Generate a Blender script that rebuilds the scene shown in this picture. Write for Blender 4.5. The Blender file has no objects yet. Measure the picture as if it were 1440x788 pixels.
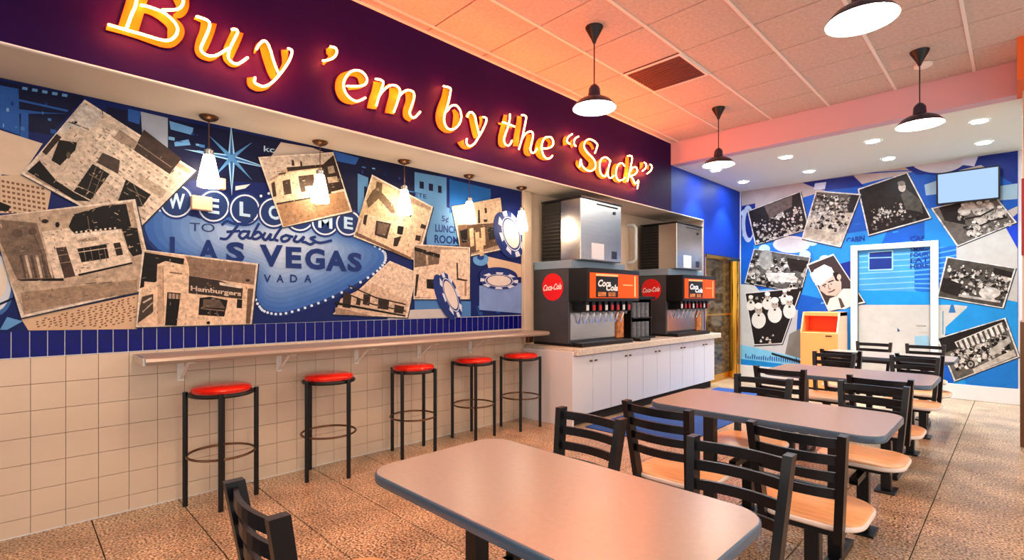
import bpy, bmesh, math, random
from mathutils import Vector, Matrix
random.seed(7)
PI = math.pi
# ------------------------------------------------------------------ camera, world, exposure
S = bpy.context.scene
C = S.collection
FPX, CX, CY, YAW, EYE = 706.6, 720.0, 421.4, math.radians(45.14), 1.35   # focal length in pixels of the 1440x788 frame
cam = bpy.data.cameras.new('camera')
cam.sensor_width = 36.0; cam.lens = 36.0 * FPX / 1440.0; cam.shift_y = (CY - 394.0) / 1440.0
cam.clip_start = 0.05
co = bpy.data.objects.new('camera', cam); C.objects.link(co)
co.location = (0, 0, EYE); co.rotation_euler = (PI / 2, 0, YAW)
S.camera = co
S.view_settings.view_transform = 'Standard'
S.view_settings.look = 'None'
S.view_settings.gamma = 1.0
S.view_settings.use_curve_mapping = False
S.view_settings.exposure = 0.75
w = bpy.data.worlds.new('world'); S.world = w; w.use_nodes = True
w.node_tree.nodes['Background'].inputs[0].default_value = (1.0, 0.93, 0.86, 1)
w.node_tree.nodes['Background'].inputs[1].default_value = 0.95
NEON_POWER = 52.0
PENDANT_POWER = 50.0
DOWN_POWER = 130.0
DOWN_SPOT = 95.0
BAR_POWER = 10.0

# ------------------------------------------------------------------ pixel -> place (the camera's own geometry)
RX, RY = math.cos(YAW), math.sin(YAW)
def ray(x, y):
    u = (x - CX) / FPX; v = (y - CY) / FPX
    return (-RY + RX * u, RX + RY * u, -v)
def onx(x, y, X):
    r = ray(x, y); t = X / r[0]; return (X, t * r[1], EYE + t * r[2])
def ony(x, y, Y):
    r = ray(x, y); t = Y / r[1]; return (t * r[0], Y, EYE + t * r[2])

# ------------------------------------------------------------------ materials
def lin(c):
    return tuple(((v / 255.0) / 12.92 if v / 255.0 <= 0.04045 else ((v / 255.0 + 0.055) / 1.055) ** 2.4) for v in c) + (1.0,)
def mat(name, rgb, rough=0.5, metal=0.0, noise=0.0, scale=20.0, bump=0.0, spec=None, coat=0.0, stretch=None):
    m = bpy.data.materials.new(name); m.use_nodes = True
    nt = m.node_tree; b = nt.nodes['Principled BSDF']
    b.inputs['Base Color'].default_value = lin(rgb); b.inputs['Roughness'].default_value = rough
    b.inputs['Metallic'].default_value = metal
    if spec is not None: b.inputs['Specular IOR Level'].default_value = spec
    if coat: b.inputs['Coat Weight'].default_value = coat; b.inputs['Coat Roughness'].default_value = 0.08
    if noise or bump:
        tc = nt.nodes.new('ShaderNodeTexCoord'); no = nt.nodes.new('ShaderNodeTexNoise')
        no.inputs['Scale'].default_value = scale; no.inputs['Detail'].default_value = 4
        src = tc.outputs['Object']
        if stretch:
            mp = nt.nodes.new('ShaderNodeMapping'); mp.inputs['Scale'].default_value = stretch
            nt.links.new(src, mp.inputs[0]); src = mp.outputs[0]
        nt.links.new(src, no.inputs['Vector'])
        if noise:
            mx = nt.nodes.new('ShaderNodeMix'); mx.data_type = 'RGBA'
            mx.inputs[6].default_value = lin([v * (1 - noise) for v in rgb]); mx.inputs[7].default_value = lin([min(255, v * (1 + noise)) for v in rgb])
            mr = nt.nodes.new('ShaderNodeMapRange'); mr.inputs[1].default_value = 0.3; mr.inputs[2].default_value = 0.7
            nt.links.new(no.outputs['Fac'], mr.inputs[0]); nt.links.new(mr.outputs[0], mx.inputs[0])
            nt.links.new(mx.outputs[2], b.inputs['Base Color'])
        if bump:
            bp = nt.nodes.new('ShaderNodeBump'); bp.inputs['Strength'].default_value = bump; bp.inputs['Distance'].default_value = 0.004
            nt.links.new(no.outputs['Fac'], bp.inputs['Height']); nt.links.new(bp.outputs[0], b.inputs['Normal'])
    return m
def glow(name, rgb, power, white=True):
    m = bpy.data.materials.new(name); m.use_nodes = True; nt = m.node_tree
    b = nt.nodes['Principled BSDF']; b.inputs['Base Color'].default_value = (rgb[0], rgb[1], rgb[2], 1) if white else (0.01, 0.01, 0.01, 1)
    if not white: b.inputs['Specular IOR Level'].default_value = 0.1
    b.inputs['Emission Color'].default_value = (rgb[0], rgb[1], rgb[2], 1); b.inputs['Emission Strength'].default_value = power
    return m
def print_mat(name, mottle, scale, rough=0.45):
    m = bpy.data.materials.new(name); m.use_nodes = True; nt = m.node_tree; b = nt.nodes['Principled BSDF']
    at = nt.nodes.new('ShaderNodeVertexColor'); at.layer_name = 'Col'
    tc = nt.nodes.new('ShaderNodeTexCoord'); no = nt.nodes.new('ShaderNodeTexNoise')
    no.inputs['Scale'].default_value = scale; no.inputs['Detail'].default_value = 6; no.inputs['Roughness'].default_value = 0.65
    nt.links.new(tc.outputs['Object'], no.inputs['Vector'])
    mr = nt.nodes.new('ShaderNodeMapRange'); mr.inputs[1].default_value = 0.32; mr.inputs[2].default_value = 0.68
    mr.inputs[3].default_value = 1 - mottle; mr.inputs[4].default_value = 1 + mottle * 0.6
    nt.links.new(no.outputs['Fac'], mr.inputs[0])
    vm = nt.nodes.new('ShaderNodeVectorMath'); vm.operation = 'SCALE'
    nt.links.new(at.outputs['Color'], vm.inputs[0]); nt.links.new(mr.outputs[0], vm.inputs['Scale'])
    nt.links.new(vm.outputs[0], b.inputs['Base Color']); b.inputs['Roughness'].default_value = rough; b.inputs['Specular IOR Level'].default_value = 0.2
    return m
def floor_mat(name, a, b_, c_):
    m = bpy.data.materials.new(name); m.use_nodes = True; nt = m.node_tree; b = nt.nodes['Principled BSDF']
    tc = nt.nodes.new('ShaderNodeTexCoord'); geo = nt.nodes.new('ShaderNodeNewGeometry')
    no = nt.nodes.new('ShaderNodeTexNoise'); no.inputs['Scale'].default_value = 80; no.inputs['Detail'].default_value = 3
    n2 = nt.nodes.new('ShaderNodeTexNoise'); n2.inputs['Scale'].default_value = 3.2; n2.inputs['Detail'].default_value = 5
    for n in (no, n2): nt.links.new(geo.outputs['Position'], n.inputs['Vector'])
    cr = nt.nodes.new('ShaderNodeValToRGB'); e = cr.color_ramp.elements
    e[0].position = 0.36; e[0].color = lin(c_); e[1].position = 0.46; e[1].color = lin(b_)
    x = e.new(0.54); x.color = lin(a); x = e.new(0.68); x.color = lin([min(255, v * 1.25) for v in a])
    nt.links.new(no.outputs['Fac'], cr.inputs[0])
    mr = nt.nodes.new('ShaderNodeMapRange'); mr.inputs[1].default_value = 0.35; mr.inputs[2].default_value = 0.65; mr.inputs[3].default_value = 0.66; mr.inputs[4].default_value = 1.08
    nt.links.new(n2.outputs['Fac'], mr.inputs[0])
    vm = nt.nodes.new('ShaderNodeVectorMath'); vm.operation = 'SCALE'
    nt.links.new(cr.outputs[0], vm.inputs[0]); nt.links.new(mr.outputs[0], vm.inputs['Scale'])
    nt.links.new(vm.outputs[0], b.inputs['Base Color'])
    b.inputs['Roughness'].default_value = 0.29
    bp = nt.nodes.new('ShaderNodeBump'); bp.inputs['Strength'].default_value = 0.15; bp.inputs['Distance'].default_value = 0.002
    nt.links.new(no.outputs['Fac'], bp.inputs['Height']); nt.links.new(bp.outputs[0], b.inputs['Normal'])
    return m

M = {}
M['cream'] = mat('cream wall paint', (206, 184, 160), 0.6, noise=0.03, scale=3)
M['soffit'] = mat('soffit paint', (200, 186, 170), 0.6, noise=0.02, scale=3)
M['fascia'] = mat('deep blue paint', (36, 0, 66), 0.6, noise=0.05, scale=2, spec=0.12)
M['bluewall'] = mat('bright blue paint', (2, 48, 158), 0.55, spec=0.25)
M['beam'] = mat('pale beam paint', (206, 178, 192), 0.6)
M['lowceil'] = mat('white plaster', (228, 240, 230), 0.7)
M['dark'] = mat('dark void', (30, 25, 22), 0.9)
M['grout'] = mat('tan grout', (146, 112, 88), 0.9)
M['wgrout'] = mat('white grout', (214, 216, 226), 0.8)
M['tile'] = mat('cream glazed tile', (216, 192, 168), 0.28, noise=0.03, scale=2.5)
M['btile'] = mat('cobalt glazed tile', (0, 5, 104), 0.25, noise=0.2, scale=9, spec=0.2)
M['wtile'] = mat('white glazed tile', (216, 216, 214), 0.3)
M['ctile'] = mat('mineral ceiling tile', (202, 190, 180), 0.9, noise=0.05, scale=35, bump=0.2)
M['tee'] = mat('white tee bar', (240, 234, 226), 0.5)
M['tee_shadow'] = mat('brown grid gap', (44, 30, 25), 0.9)
M['floor'] = floor_mat('speckled floor tile', (208, 176, 142), (160, 122, 90), (58, 38, 28))
M['fgrout'] = mat('dark floor grout', (44, 32, 27), 0.9)
M['bar'] = mat('grey laminate', (156, 144, 130), 0.35, noise=0.04, scale=30)
M['nosing'] = mat('dull metal nosing', (160, 146, 132), 0.38, 0.3)
M['louvre'] = mat('dark louvre metal', (44, 34, 30), 0.4)
M['steel'] = mat('brushed steel', (200, 196, 192), 0.24, 1.0, noise=0.05, scale=8, stretch=(1, 1, 30))
M['chrome'] = mat('polished chrome', (220, 220, 225), 0.12, 1.0)
M['black'] = mat('black painted metal', (7, 7, 10), 0.4, spec=0.4)
M['chair'] = mat('navy black painted steel', (8, 9, 17), 0.32, spec=0.4)
M['red'] = mat('red vinyl', (214, 26, 12), 0.22, noise=0.06, scale=12, coat=0.3)
M['seat'] = mat('maple seat laminate', (232, 172, 120), 0.32, noise=0.07, scale=7, stretch=(1, 6, 1))
M['seat_edge'] = mat('pale seat edge', (232, 214, 206), 0.4)
M['table'] = mat('taupe table laminate', (160, 140, 126), 0.28, noise=0.02, scale=50)
M['tedge'] = mat('slate blue edge band', (70, 90, 112), 0.25)
M['cab'] = mat('white cabinet laminate', (214, 212, 216), 0.42)
M['ctop'] = mat('pale speckled counter', (206, 190, 172), 0.3, noise=0.12, scale=70)
M['machine'] = mat('charcoal machine side', (58, 58, 62), 0.36, noise=0.06, scale=5)
M['mtop'] = mat('blue grey machine cap', (120, 140, 156), 0.4)
M['bronze'] = mat('bronze', (110, 78, 56), 0.3, 0.9)
M['brass'] = mat('polished brass', (214, 160, 60), 0.18, 1.0)
M['shade'] = mat('navy enamel', (26, 24, 54), 0.25, spec=0.7)
M['shade_in'] = mat('white enamel', (240, 240, 240), 0.4)
M['vent'] = mat('dark red vent grille', (112, 66, 60), 0.6)
M['mat'] = mat('blue floor mat', (14, 62, 130), 0.85, noise=0.15, scale=60, bump=0.5)
M['orange'] = mat('orange laminate', (252, 166, 92), 0.4)
M['orange_in'] = mat('deep orange liner', (240, 90, 14), 0.4)
M['peach'] = mat('peach side laminate', (236, 192, 156), 0.45)
M['white'] = mat('white painted wood', (226, 236, 236), 0.4)
M['paper'] = mat('white paper', (226, 224, 230), 0.6)
M['rust'] = mat('orange paint', (226, 104, 36), 0.6)
M['redpanel'] = mat('dark red panel', (150, 26, 20), 0.5)
M['granite'] = mat('mottled brown stone', (150, 128, 96), 0.35, noise=0.55, scale=14)
M['letter'] = mat('amber letter face', (205, 92, 2), 0.6, spec=0.2)
M['decal'] = mat('red decal', (222, 10, 16), 0.35)
M['wht'] = mat('white ink', (240, 240, 240), 0.5)
M['lidm'] = mat('clear grey plastic', (120, 124, 130), 0.3)
M['cup'] = mat('amber paper cup', (190, 110, 50), 0.5, noise=0.3, scale=20)
M['neon'] = glow('neon glow', (1.0, 0.19, 0.04), NEON_POWER)
M['bulb'] = glow('lamp glow', (1.0, 0.80, 0.62), PENDANT_POWER)
M['down'] = glow('downlight glow', (0.84, 0.95, 1.0), DOWN_POWER)
M['frost'] = glow('frosted glass glow', (1.0, 0.82, 0.60), BAR_POWER)
M['screen'] = glow('lit screen', (0.42, 0.62, 0.97), 0.66, False)
M['panel'] = glow('lit orange panel', (1.0, 0.085, 0.003), 0.74, False)
M['panel_lt'] = glow('lit pale panel', (1.0, 0.64, 0.25), 0.62, False)
M['print'] = print_mat('wall print', 0.10, 6.0)
M['photo'] = print_mat('printed photograph', 0.42, 38.0)
M['photo_far'] = print_mat('printed crowd photograph', 0.5, 15.0)
g = bpy.data.materials.new('door glass'); g.use_nodes = True; gb = g.node_tree.nodes['Principled BSDF']
gb.inputs['Base Color'].default_value = (0.95, 0.9, 0.8, 1); gb.inputs['Roughness'].default_value = 0.03; gb.inputs['Transmission Weight'].default_value = 1.0; gb.inputs['IOR'].default_value = 1.2
M['glass'] = g

# ------------------------------------------------------------------ mesh helpers
class MB:
    def __init__(s): s.v = []; s.f = []; s.mi = []; s.cur = 0
    def add(s, vs, fs):
        n = len(s.v); s.v += [tuple(v) for v in vs]
        for f in fs: s.f.append(tuple(i + n for i in f)); s.mi.append(s.cur)
        return s
    def box(s, x0, x1, y0, y1, z0, z1, c=0.0):
        if c <= 0:
            vs = [(x, y, z) for z in (z0, z1) for y in (y0, y1) for x in (x0, x1)]
            return s.add(vs, [(0, 2, 3, 1), (4, 5, 7, 6), (0, 1, 5, 4), (2, 6, 7, 3), (0, 4, 6, 2), (1, 3, 7, 5)])
        bm = bmesh.new(); bmesh.ops.create_cube(bm, size=1)
        for v in bm.verts: v.co = ((x0 + x1) / 2 + v.co.x * (x1 - x0), (y0 + y1) / 2 + v.co.y * (y1 - y0), (z0 + z1) / 2 + v.co.z * (z1 - z0))
        bmesh.ops.bevel(bm, geom=bm.edges[:], offset=c, segments=1, affect='EDGES')
        bm.verts.index_update(); vs = [v.co[:] for v in bm.verts]; fs = [[v.index for v in f.verts] for f in bm.faces]; bm.free()
        return s.add(vs, fs)
    def rev(s, prof, cx=0, cy=0, n=20, cap=(True, True)):
        vs = []; fs = []
        for r, z in prof:
            for k in range(n): a = 2 * PI * k / n; vs.append((cx + r * math.cos(a), cy + r * math.sin(a), z))
        for j in range(len(prof) - 1):
            for k in range(n): k2 = (k + 1) % n; fs.append((j * n + k, j * n + k2, (j + 1) * n + k2, (j + 1) * n + k))
        if cap[0]: fs.append(tuple(range(n))[::-1])
        if cap[1]: fs.append(tuple((len(prof) - 1) * n + k for k in range(n)))
        return s.add(vs, fs)
    def tube(s, pts, r, n=8, closed=False):
        P = [Vector(p) for p in pts]; m = len(P); rings = []
        up = None
        for i in range(m):
            if closed: d = P[(i + 1) % m] - P[i - 1]
            else: d = P[min(i + 1, m - 1)] - P[max(i - 1, 0)]
            d.normalize()
            if up is None:
                up = Vector((0, 0, 1)) if abs(d.z) < 0.9 else Vector((1, 0, 0))
            a = d.cross(up)
            if a.length < 1e-5: a = d.orthogonal()
            a.normalize(); b = a.cross(d).normalized(); up = b
            rr = r[i] if isinstance(r, (list, tuple)) else r
            rings.append([P[i] + (a * math.cos(2 * PI * k / n) + b * math.sin(2 * PI * k / n)) * rr for k in range(n)])
        vs = [v[:] for rg in rings for v in rg]; fs = []
        for i in range(m if closed else m - 1):
            j = (i + 1) % m
            for k in range(n): k2 = (k + 1) % n; fs.append((i * n + k, i * n + k2, j * n + k2, j * n + k))
        if not closed: fs.append(tuple(range(n))[::-1]); fs.append(tuple((m - 1) * n + k for k in range(n)))
        return s.add(vs, fs)
    def bar(s, p, q, wx, wy):
        # rectangular bar between two points, cross-section wx (world x) by wy (world y)
        vs = [(c[0] + sx * wx / 2, c[1] + sy * wy / 2, c[2]) for c in (p, q) for sx, sy in ((-1, -1), (1, -1), (1, 1), (-1, 1))]
        return s.add(vs, [(3, 2, 1, 0), (4, 5, 6, 7), (0, 1, 5, 4), (1, 2, 6, 5), (2, 3, 7, 6), (3, 0, 4, 7)])
    def slab(s, pts, z0, z1, e=0.0):
        # horizontal prism with rounded edges e
        n = len(pts); cx = sum(p[0] for p in pts) / n; cy = sum(p[1] for p in pts) / n
        def ins(d):
            out = []
            for x, y in pts:
                l = math.hypot(x - cx, y - cy); k = (l - d) / l; out.append((cx + (x - cx) * k, cy + (y - cy) * k))
            return out
        lv = [(e, z0), (0, z0 + e), (0, z1 - e), (e * 0.35, z1 - e * 0.3), (e, z1)] if e else [(0, z0), (0, z1)]
        vs = []
        for d, z in lv: vs += [(x, y, z) for x, y in ins(d)]
        fs = [tuple(range(n))[::-1], tuple((len(lv) - 1) * n + k for k in range(n))]
        for j in range(len(lv) - 1):
            for k in range(n): k2 = (k + 1) % n; fs.append((j * n + k, j * n + k2, (j + 1) * n + k2, (j + 1) * n + k))
        return s.add(vs, fs)
    def mesh(s, name, mats, smooth=False):
        me = bpy.data.meshes.new(name); me.from_pydata(s.v, [], s.f)
        for m in (mats if isinstance(mats, (list, tuple)) else [mats]): me.materials.append(m)
        if max(s.mi, default=0): me.polygons.foreach_set('material_index', s.mi)
        if smooth:
            me.polygons.foreach_set('use_smooth', [True] * len(me.polygons)); me.set_sharp_from_angle(angle=math.radians(40))
        me.update(); return me
    def build(s, name, mats, parent=None, smooth=False, loc=(0, 0, 0)):
        return link(name, s.mesh(name, mats, smooth), parent, loc)
def link(name, me, parent=None, loc=(0, 0, 0)):
    o = bpy.data.objects.new(name, me); C.objects.link(o); o.location = loc
    if parent is not None: o.parent = parent
    return o
def tag(o, label=None, cat=None, group=None, kind=None):
    if label: o['label'] = label
    if cat: o['category'] = cat
    if group: o['group'] = group
    if kind: o['kind'] = kind
    return o
def thing(name, loc, label, cat, rz=0, group=None):
    o = bpy.data.objects.new(name, None); C.objects.link(o); o.location = loc; o.rotation_euler = (0, 0, rz); o.empty_display_size = 0.1
    return tag(o, label, cat, group)
def copy_tree(o, parent=None):
    c = o.copy(); C.objects.link(c)
    if parent is not None: c.parent = parent
    for ch in list(o.children): copy_tree(ch, c)
    return c
def rrect(x0, x1, y0, y1, r, n=6):
    out = []
    for cx, cy, a0 in ((x1 - r, y1 - r, 0), (x0 + r, y1 - r, 90), (x0 + r, y0 + r, 180), (x1 - r, y0 + r, 270)):
        for k in range(n + 1): a = math.radians(a0 + 90 * k / n); out.append((cx + r * math.cos(a), cy + r * math.sin(a)))
    return out
def smooth_line(p, sub=5, closed=False):
    out = []; n = len(p); d = len(p[0])
    rng = range(n if closed else n - 1)
    for i in rng:
        g = lambda k: p[k % n] if closed else p[max(0, min(n - 1, k))]
        a, b, c, e = g(i - 1), g(i), g(i + 1), g(i + 2)
        for s_ in range(sub):
            t = s_ / sub
            out.append(tuple(0.5 * (2 * b[q] + (c[q] - a[q]) * t + (2 * a[q] - 5 * b[q] + 4 * c[q] - e[q]) * t * t + (3 * b[q] - a[q] - 3 * c[q] + e[q]) * t ** 3) for q in range(d)))
    if not closed: out.append(tuple(p[-1]))
    return out

# ------------------------------------------------------------------ flat print helper: coloured polygons lying on a wall, hair-thin layers
class Print:
    def __init__(s, plane, base=0.002):
        s.plane = plane; s.z = base; s.v = []; s.f = []; s.c = []
    def P(s, x, y, off):
        if s.plane == 'left': return onx(x, y, -4.0 + off)
        if s.plane == 'far': return ony(x, y, 9.1 - off)
        return s.plane(x, y, off)
    def poly(s, pts, col, dz=0.00006):
        n = len(s.v)
        s.v += [s.P(x, y, s.z) for x, y in pts]; s.f.append(tuple(range(n, n + len(pts)))); s.c.append(col); s.z += dz
        return s
    def many(s, polys, col):
        for p in polys: s.poly(p, col, 0.00003)
        s.z += 0.00006
    def ell(s, cx, cy, rx, ry, col, rot=0, n=24, dz=0.00006):
        c, q = math.cos(rot), math.sin(rot)
        return s.poly([(cx + rx * math.cos(a) * c - ry * math.sin(a) * q, cy + rx * math.cos(a) * q + ry * math.sin(a) * c) for a in [2 * PI * k / n for k in range(n)]], col, dz)
    def line(s, pts, hw, col):
        for i in range(len(pts) - 1):
            (x0, y0), (x1, y1) = pts[i][:2], pts[i + 1][:2]; l = math.hypot(x1 - x0, y1 - y0) or 1; nx, ny = -(y1 - y0) / l * hw, (x1 - x0) / l * hw
            ex, ey = (x1 - x0) / l * hw * 0.4, (y1 - y0) / l * hw * 0.4
            s.poly([(x0 + nx - ex, y0 + ny - ey), (x1 + nx + ex, y1 + ny + ey), (x1 - nx + ex, y1 - ny + ey), (x0 - nx - ex, y0 - ny - ey)], col, 0.00001)
        s.z += 0.00006
    def text(s, string, quad, col, bold=0.0, shear=0.0, dz=0.00006):
        vs, fs = text_mesh(string, bold, shear)
        n = len(s.v)
        for u, v in vs:
            x = (quad[3][0] * (1 - u) + quad[2][0] * u) * (1 - v) + (quad[0][0] * (1 - u) + quad[1][0] * u) * v
            y = (quad[3][1] * (1 - u) + quad[2][1] * u) * (1 - v) + (quad[0][1] * (1 - u) + quad[1][1] * u) * v
            s.v.append(s.P(x, y, s.z))
        for f in fs: s.f.append(tuple(i + n for i in f)); s.c.append(col)
        s.z += dz
        return s
    def build(s, name, m, parent=None):
        me = bpy.data.meshes.new(name); me.from_pydata(s.v, [], s.f); me.materials.append(m)
        at = me.color_attributes.new('Col', 'FLOAT_COLOR', 'CORNER'); k = 0
        for p, c in zip(me.polygons, s.c):
            lc = lin(c)
            for i in p.loop_indices: at.data[i].color = lc
        me.update(); return link(name, me, parent)
_tc = {}
def text_mesh(string, bold=0.0, shear=0.0):
    key = (string, bold, shear)
    if key in _tc: return _tc[key]
    cu = bpy.data.curves.new('t', 'FONT'); cu.body = string; cu.offset = bold; cu.shear = shear; cu.resolution_u = 3
    o = bpy.data.objects.new('t', cu); C.objects.link(o); dg = bpy.context.evaluated_depsgraph_get(); dg.update()
    me = bpy.data.meshes.new_from_object(o.evaluated_get(dg))
    xs = [v.co.x for v in me.vertices]; ys = [v.co.y for v in me.vertices]
    x0, x1, y0, y1 = min(xs), max(xs), min(ys), max(ys)
    vs = [((v.co.x - x0) / (x1 - x0), (v.co.y - y0) / (y1 - y0)) for v in me.vertices]; fs = [tuple(p.vertices) for p in me.polygons]
    bpy.data.objects.remove(o); bpy.data.curves.remove(cu); bpy.data.meshes.remove(me)
    _tc[key] = (vs, fs); return vs, fs
def crop(ox, oy, sc): return lambda pts: [(ox + p[0] / sc, oy + p[1] / sc) + tuple(q / sc for q in p[2:]) for p in pts]

# ================================================================== SETTING
WX, FX, SOF, CEIL, LOW, BY, FY = -4.0, -3.45, 2.59, 3.56, 3.25, 6.6, 9.1
# floor
fl = MB().box(-4.8, 3.2, -3.0, 9.3, -0.1, -0.010).build('floor', M['fgrout'])
tag(fl, 'speckled tan stone tile floor with dark joints', 'floor', kind='structure')
T = 0.4535; g_ = 0.0028
tm = MB().box(g_, T - g_, g_, T - g_, -0.011, 0.0, 0.0016).mesh('floor_tile', M['floor'])
x0, y0 = -0.395 - 8 * T, 0.345 - 1 * T
for i in range(12):
    for j in range(21):
        link('floor_tile', tm, fl, (x0 + i * T, y0 + j * T, 0))
# left wall
wl = MB().box(-4.2, WX - 0.006, -3.0, 7.6, -0.01, 2.62).build('wall_left', [M['grout'], M['cream']])
tag(wl, 'cream tiled wall on the left with a row of cobalt tiles under the mural', 'wall', kind='structure')
MB().box(WX - 0.006, WX - 0.001, 4.12, 7.655, 0.0, SOF).build('painted_panel', M['cream'], wl)
MB().box(WX - 0.006, WX, -3.0, -0.54, 0.0, SOF).build('painted_panel', M['cream'], wl)
MB().box(WX - 0.006, WX - 0.0025, -0.54, 4.12, 1.013, 1.172).build('grout_band', M['wgrout'], wl)
rows = [(0.0, 0.099), (0.099, 0.251), (0.251, 0.403), (0.403, 0.556), (0.556, 0.708), (0.708, 0.861), (0.861, 1.013)]
for (a, b) in rows:
    me = MB().box(-0.007, 0, 0.0014, 0.1506, a + 0.0014, b - 0.0014, 0.0012).mesh('wall_tile', M['tile'])
    for k in range(31):
        y = 0.0755 - 4 * 0.1515 + 0.1515 * k
        link('wall_tile', me, wl, (WX + random.uniform(-0.0006, 0.0004), y, 0))
me = MB().box(-0.006, 0.001, 0.0022, 0.0734, 1.019, 1.166, 0.001).mesh('cobalt_tile', M['btile'])
for k in range(61): link('cobalt_tile', me, wl, (WX, -0.0035 - 6 * 0.0756 + 0.0756 * k, 0))
MB().box(WX - 0.002, WX + 0.003, -3.0, 4.12, 0.0, 0.006).build('caulk_line', M['wtile'], wl)
# fascia box / soffit
fb = MB()
fb.box(-4.2, FX, -3.0, 7.66, SOF, 3.9)
for i in range(len(fb.mi)): fb.mi[i] = 0
fb.mi[0] = 1                                              # underside
fb.cur = 2; fb.box(FX - 0.01, FX + 0.001, BY + 0.01, 7.66, SOF, LOW)
o = fb.build('trim_1', [M['fascia'], M['soffit'], M['bluewall']]); tag(o, 'deep blue fascia band with tan soffit beneath, above the bar', 'fascia', kind='structure')
o = MB().box(-4.6, FX + 0.001, 7.66, FY + 0.15, 2.075, 3.9).box(-4.2, FX, 7.66, 7.70, 0, 2.59).build('wall_alcove', M['bluewall'])
tag(o, 'bright blue wall above the brass-framed glass door', 'wall', kind='structure')
MB().box(-3.999, FX - 0.002, 7.656, 7.6605, 0.83, SOF - 0.002).build('painted_panel', M['cream'], o)
o = MB().box(FX - 0.02, FX + 0.004, -3.0, 7.655, SOF - 0.006, SOF + 0.003, 0.001).build('highlight_strip', M['tee']); tag(o, 'thin pale strip added as a highlight along the lower edge of the blue fascia', 'trim', kind='structure')  # pale strip standing in for the thin highlight on the fascia's lower edge
# main ceiling
ce = MB().box(-4.2, 3.2, -3.0, BY + 0.2, CEIL + 0.012, CEIL + 0.1).build('ceiling', M['tee_shadow'])
tag(ce, 'suspended ceiling of square mineral tiles in a white grid', 'ceiling', kind='structure')
gx0, gy0, G = -2.118 - 3 * 0.609, 4.233 - 8 * 0.602, 0.605
GX, GY = 0.609, 0.602
xs = [max(FX, gx0 + i * GX) for i in range(0, 11)]
tmesh = {}
for i in range(10):
    xa, xb = xs[i], xs[i + 1]
    if xb - xa < 0.02: continue
    for j in range(12):
        ya = gy0 + j * GY; yb = min(ya + GY, BY)
        if abs(xa + 2.727) < 0.02 and j == 8: continue       # the vent's cell
        key = (round(xb - xa, 3), round(yb - ya, 3))
        if key not in tmesh: tmesh[key] = MB().box(0.012, xb - xa - 0.012, 0.006, yb - ya - 0.006, 0.002, 0.014, 0.002).mesh('ceiling_tile', M['ctile'])
        link('ceiling_tile', tmesh[key], ce, (xa, ya, CEIL - 0.002 + random.uniform(-0.0005, 0.0005)))
for x in xs[1:]:
    MB().box(x - 0.012, x + 0.012, gy0, BY, CEIL - 0.006, CEIL + 0.004).build('tee_bar', M['tee'], ce)
for x in (FX + 0.01,): MB().box(FX, FX + 0.022, -3.0, BY, CEIL - 0.008, CEIL + 0.004).build('edge_angle', M['tee'], ce)
# vent
vt = thing('ceiling_vent', (-2.4225, 4.534, CEIL), 'dark red square air vent grille in the ceiling near the neon sign', 'vent')
MB().box(-0.30, 0.30, -0.296, 0.296, -0.006, 0.006).box(-0.27, 0.27, -0.27, 0.27, -0.012, -0.004).build('vent_panel', M['vent'], vt)
fr = MB()
for a in ((-0.30, 0.30, -0.296, -0.272), (-0.30, 0.30, 0.272, 0.296), (-0.30, -0.275, -0.272, 0.272), (0.275, 0.30, -0.272, 0.272)): fr.box(*a, -0.014, -0.004)
fr.build('vent_frame', M['tee'], vt)
sl = MB().box(-0.27, 0.27, -0.006, 0.006, -0.020, -0.010).mesh('vent_slat', M['vent'])
for k in range(11): link('vent_slat', sl, vt, (0, -0.23 + k * 0.046, 0))
# beam and lower ceiling
o = MB().box(FX, 3.2, BY, BY + 0.16, LOW, CEIL + 0.1).build('trim_2', M['beam']); tag(o, 'pinkish white bulkhead where the ceiling steps down', 'bulkhead', kind='structure')
lc = MB().box(FX - 0.5, 3.2, BY + 0.16, FY + 0.15, LOW, LOW + 0.1).build('ceiling', M['lowceil']); tag(lc, 'lower white plaster ceiling with round downlights over the far end', 'ceiling', kind='structure')
# far wall
fw = MB().box(-3.45, 3.2, FY + 0.004, FY + 0.2, 0, LOW).build('wall_far', M['wgrout']); tag(fw, 'far end wall covered by the blue mural', 'wall', kind='structure')
bt = MB().box(0.002, 0.207, -0.012, 0.004, 0.002, 0.203, 0.0015).mesh('base_tile', M['wtile'])
bb = MB().box(-3.45, 0.05, FY - 0.004, FY + 0.004, 0, 0.205).build('baseboard_far', M['wgrout']); tag(bb, 'white tile skirting below the far mural', 'skirting', kind='structure')
for k in range(17): link('base_tile', bt, bb, (-3.44 + k * 0.205, FY, 0))
# right partition seen edge-on
o = MB().box(0.035, 0.9, BY - 0.25, BY + 0.35, 0, 3.25).build('wall_right', M['cream']); tag(o, 'cream partition end at the right edge of the photo', 'wall', kind='structure')
MB().box(0.028, 0.9, BY - 0.27, BY - 0.25, 1.74, 2.42).build('red_panel', M['redpanel'], o)
MB().box(0.020, 0.05, BY - 0.262, BY + 0.30, 0.04, 1.15).build('corner_guard', M['bronze'], o)
o = MB().box(0.0, 3.2, BY - 0.6, BY - 0.02, 3.2, 3.56).build('trim_3', M['rust']); tag(o, 'orange painted ceiling drop at the top right corner', 'bulkhead', kind='structure')
# post at end of mural wall
o = MB().box(WX, WX + 0.05, 4.13, 4.25, 0.84, SOF, 0.004).build('trim_4', M['cream']); tag(o, 'cream upright trim where the bar mural ends', 'trim', kind='structure')
MB().box(WX + 0.05, WX + 0.10, 4.15, 4.23, 0.86, 0.93, 0.004).build('bracket', M['bronze'], o)

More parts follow.
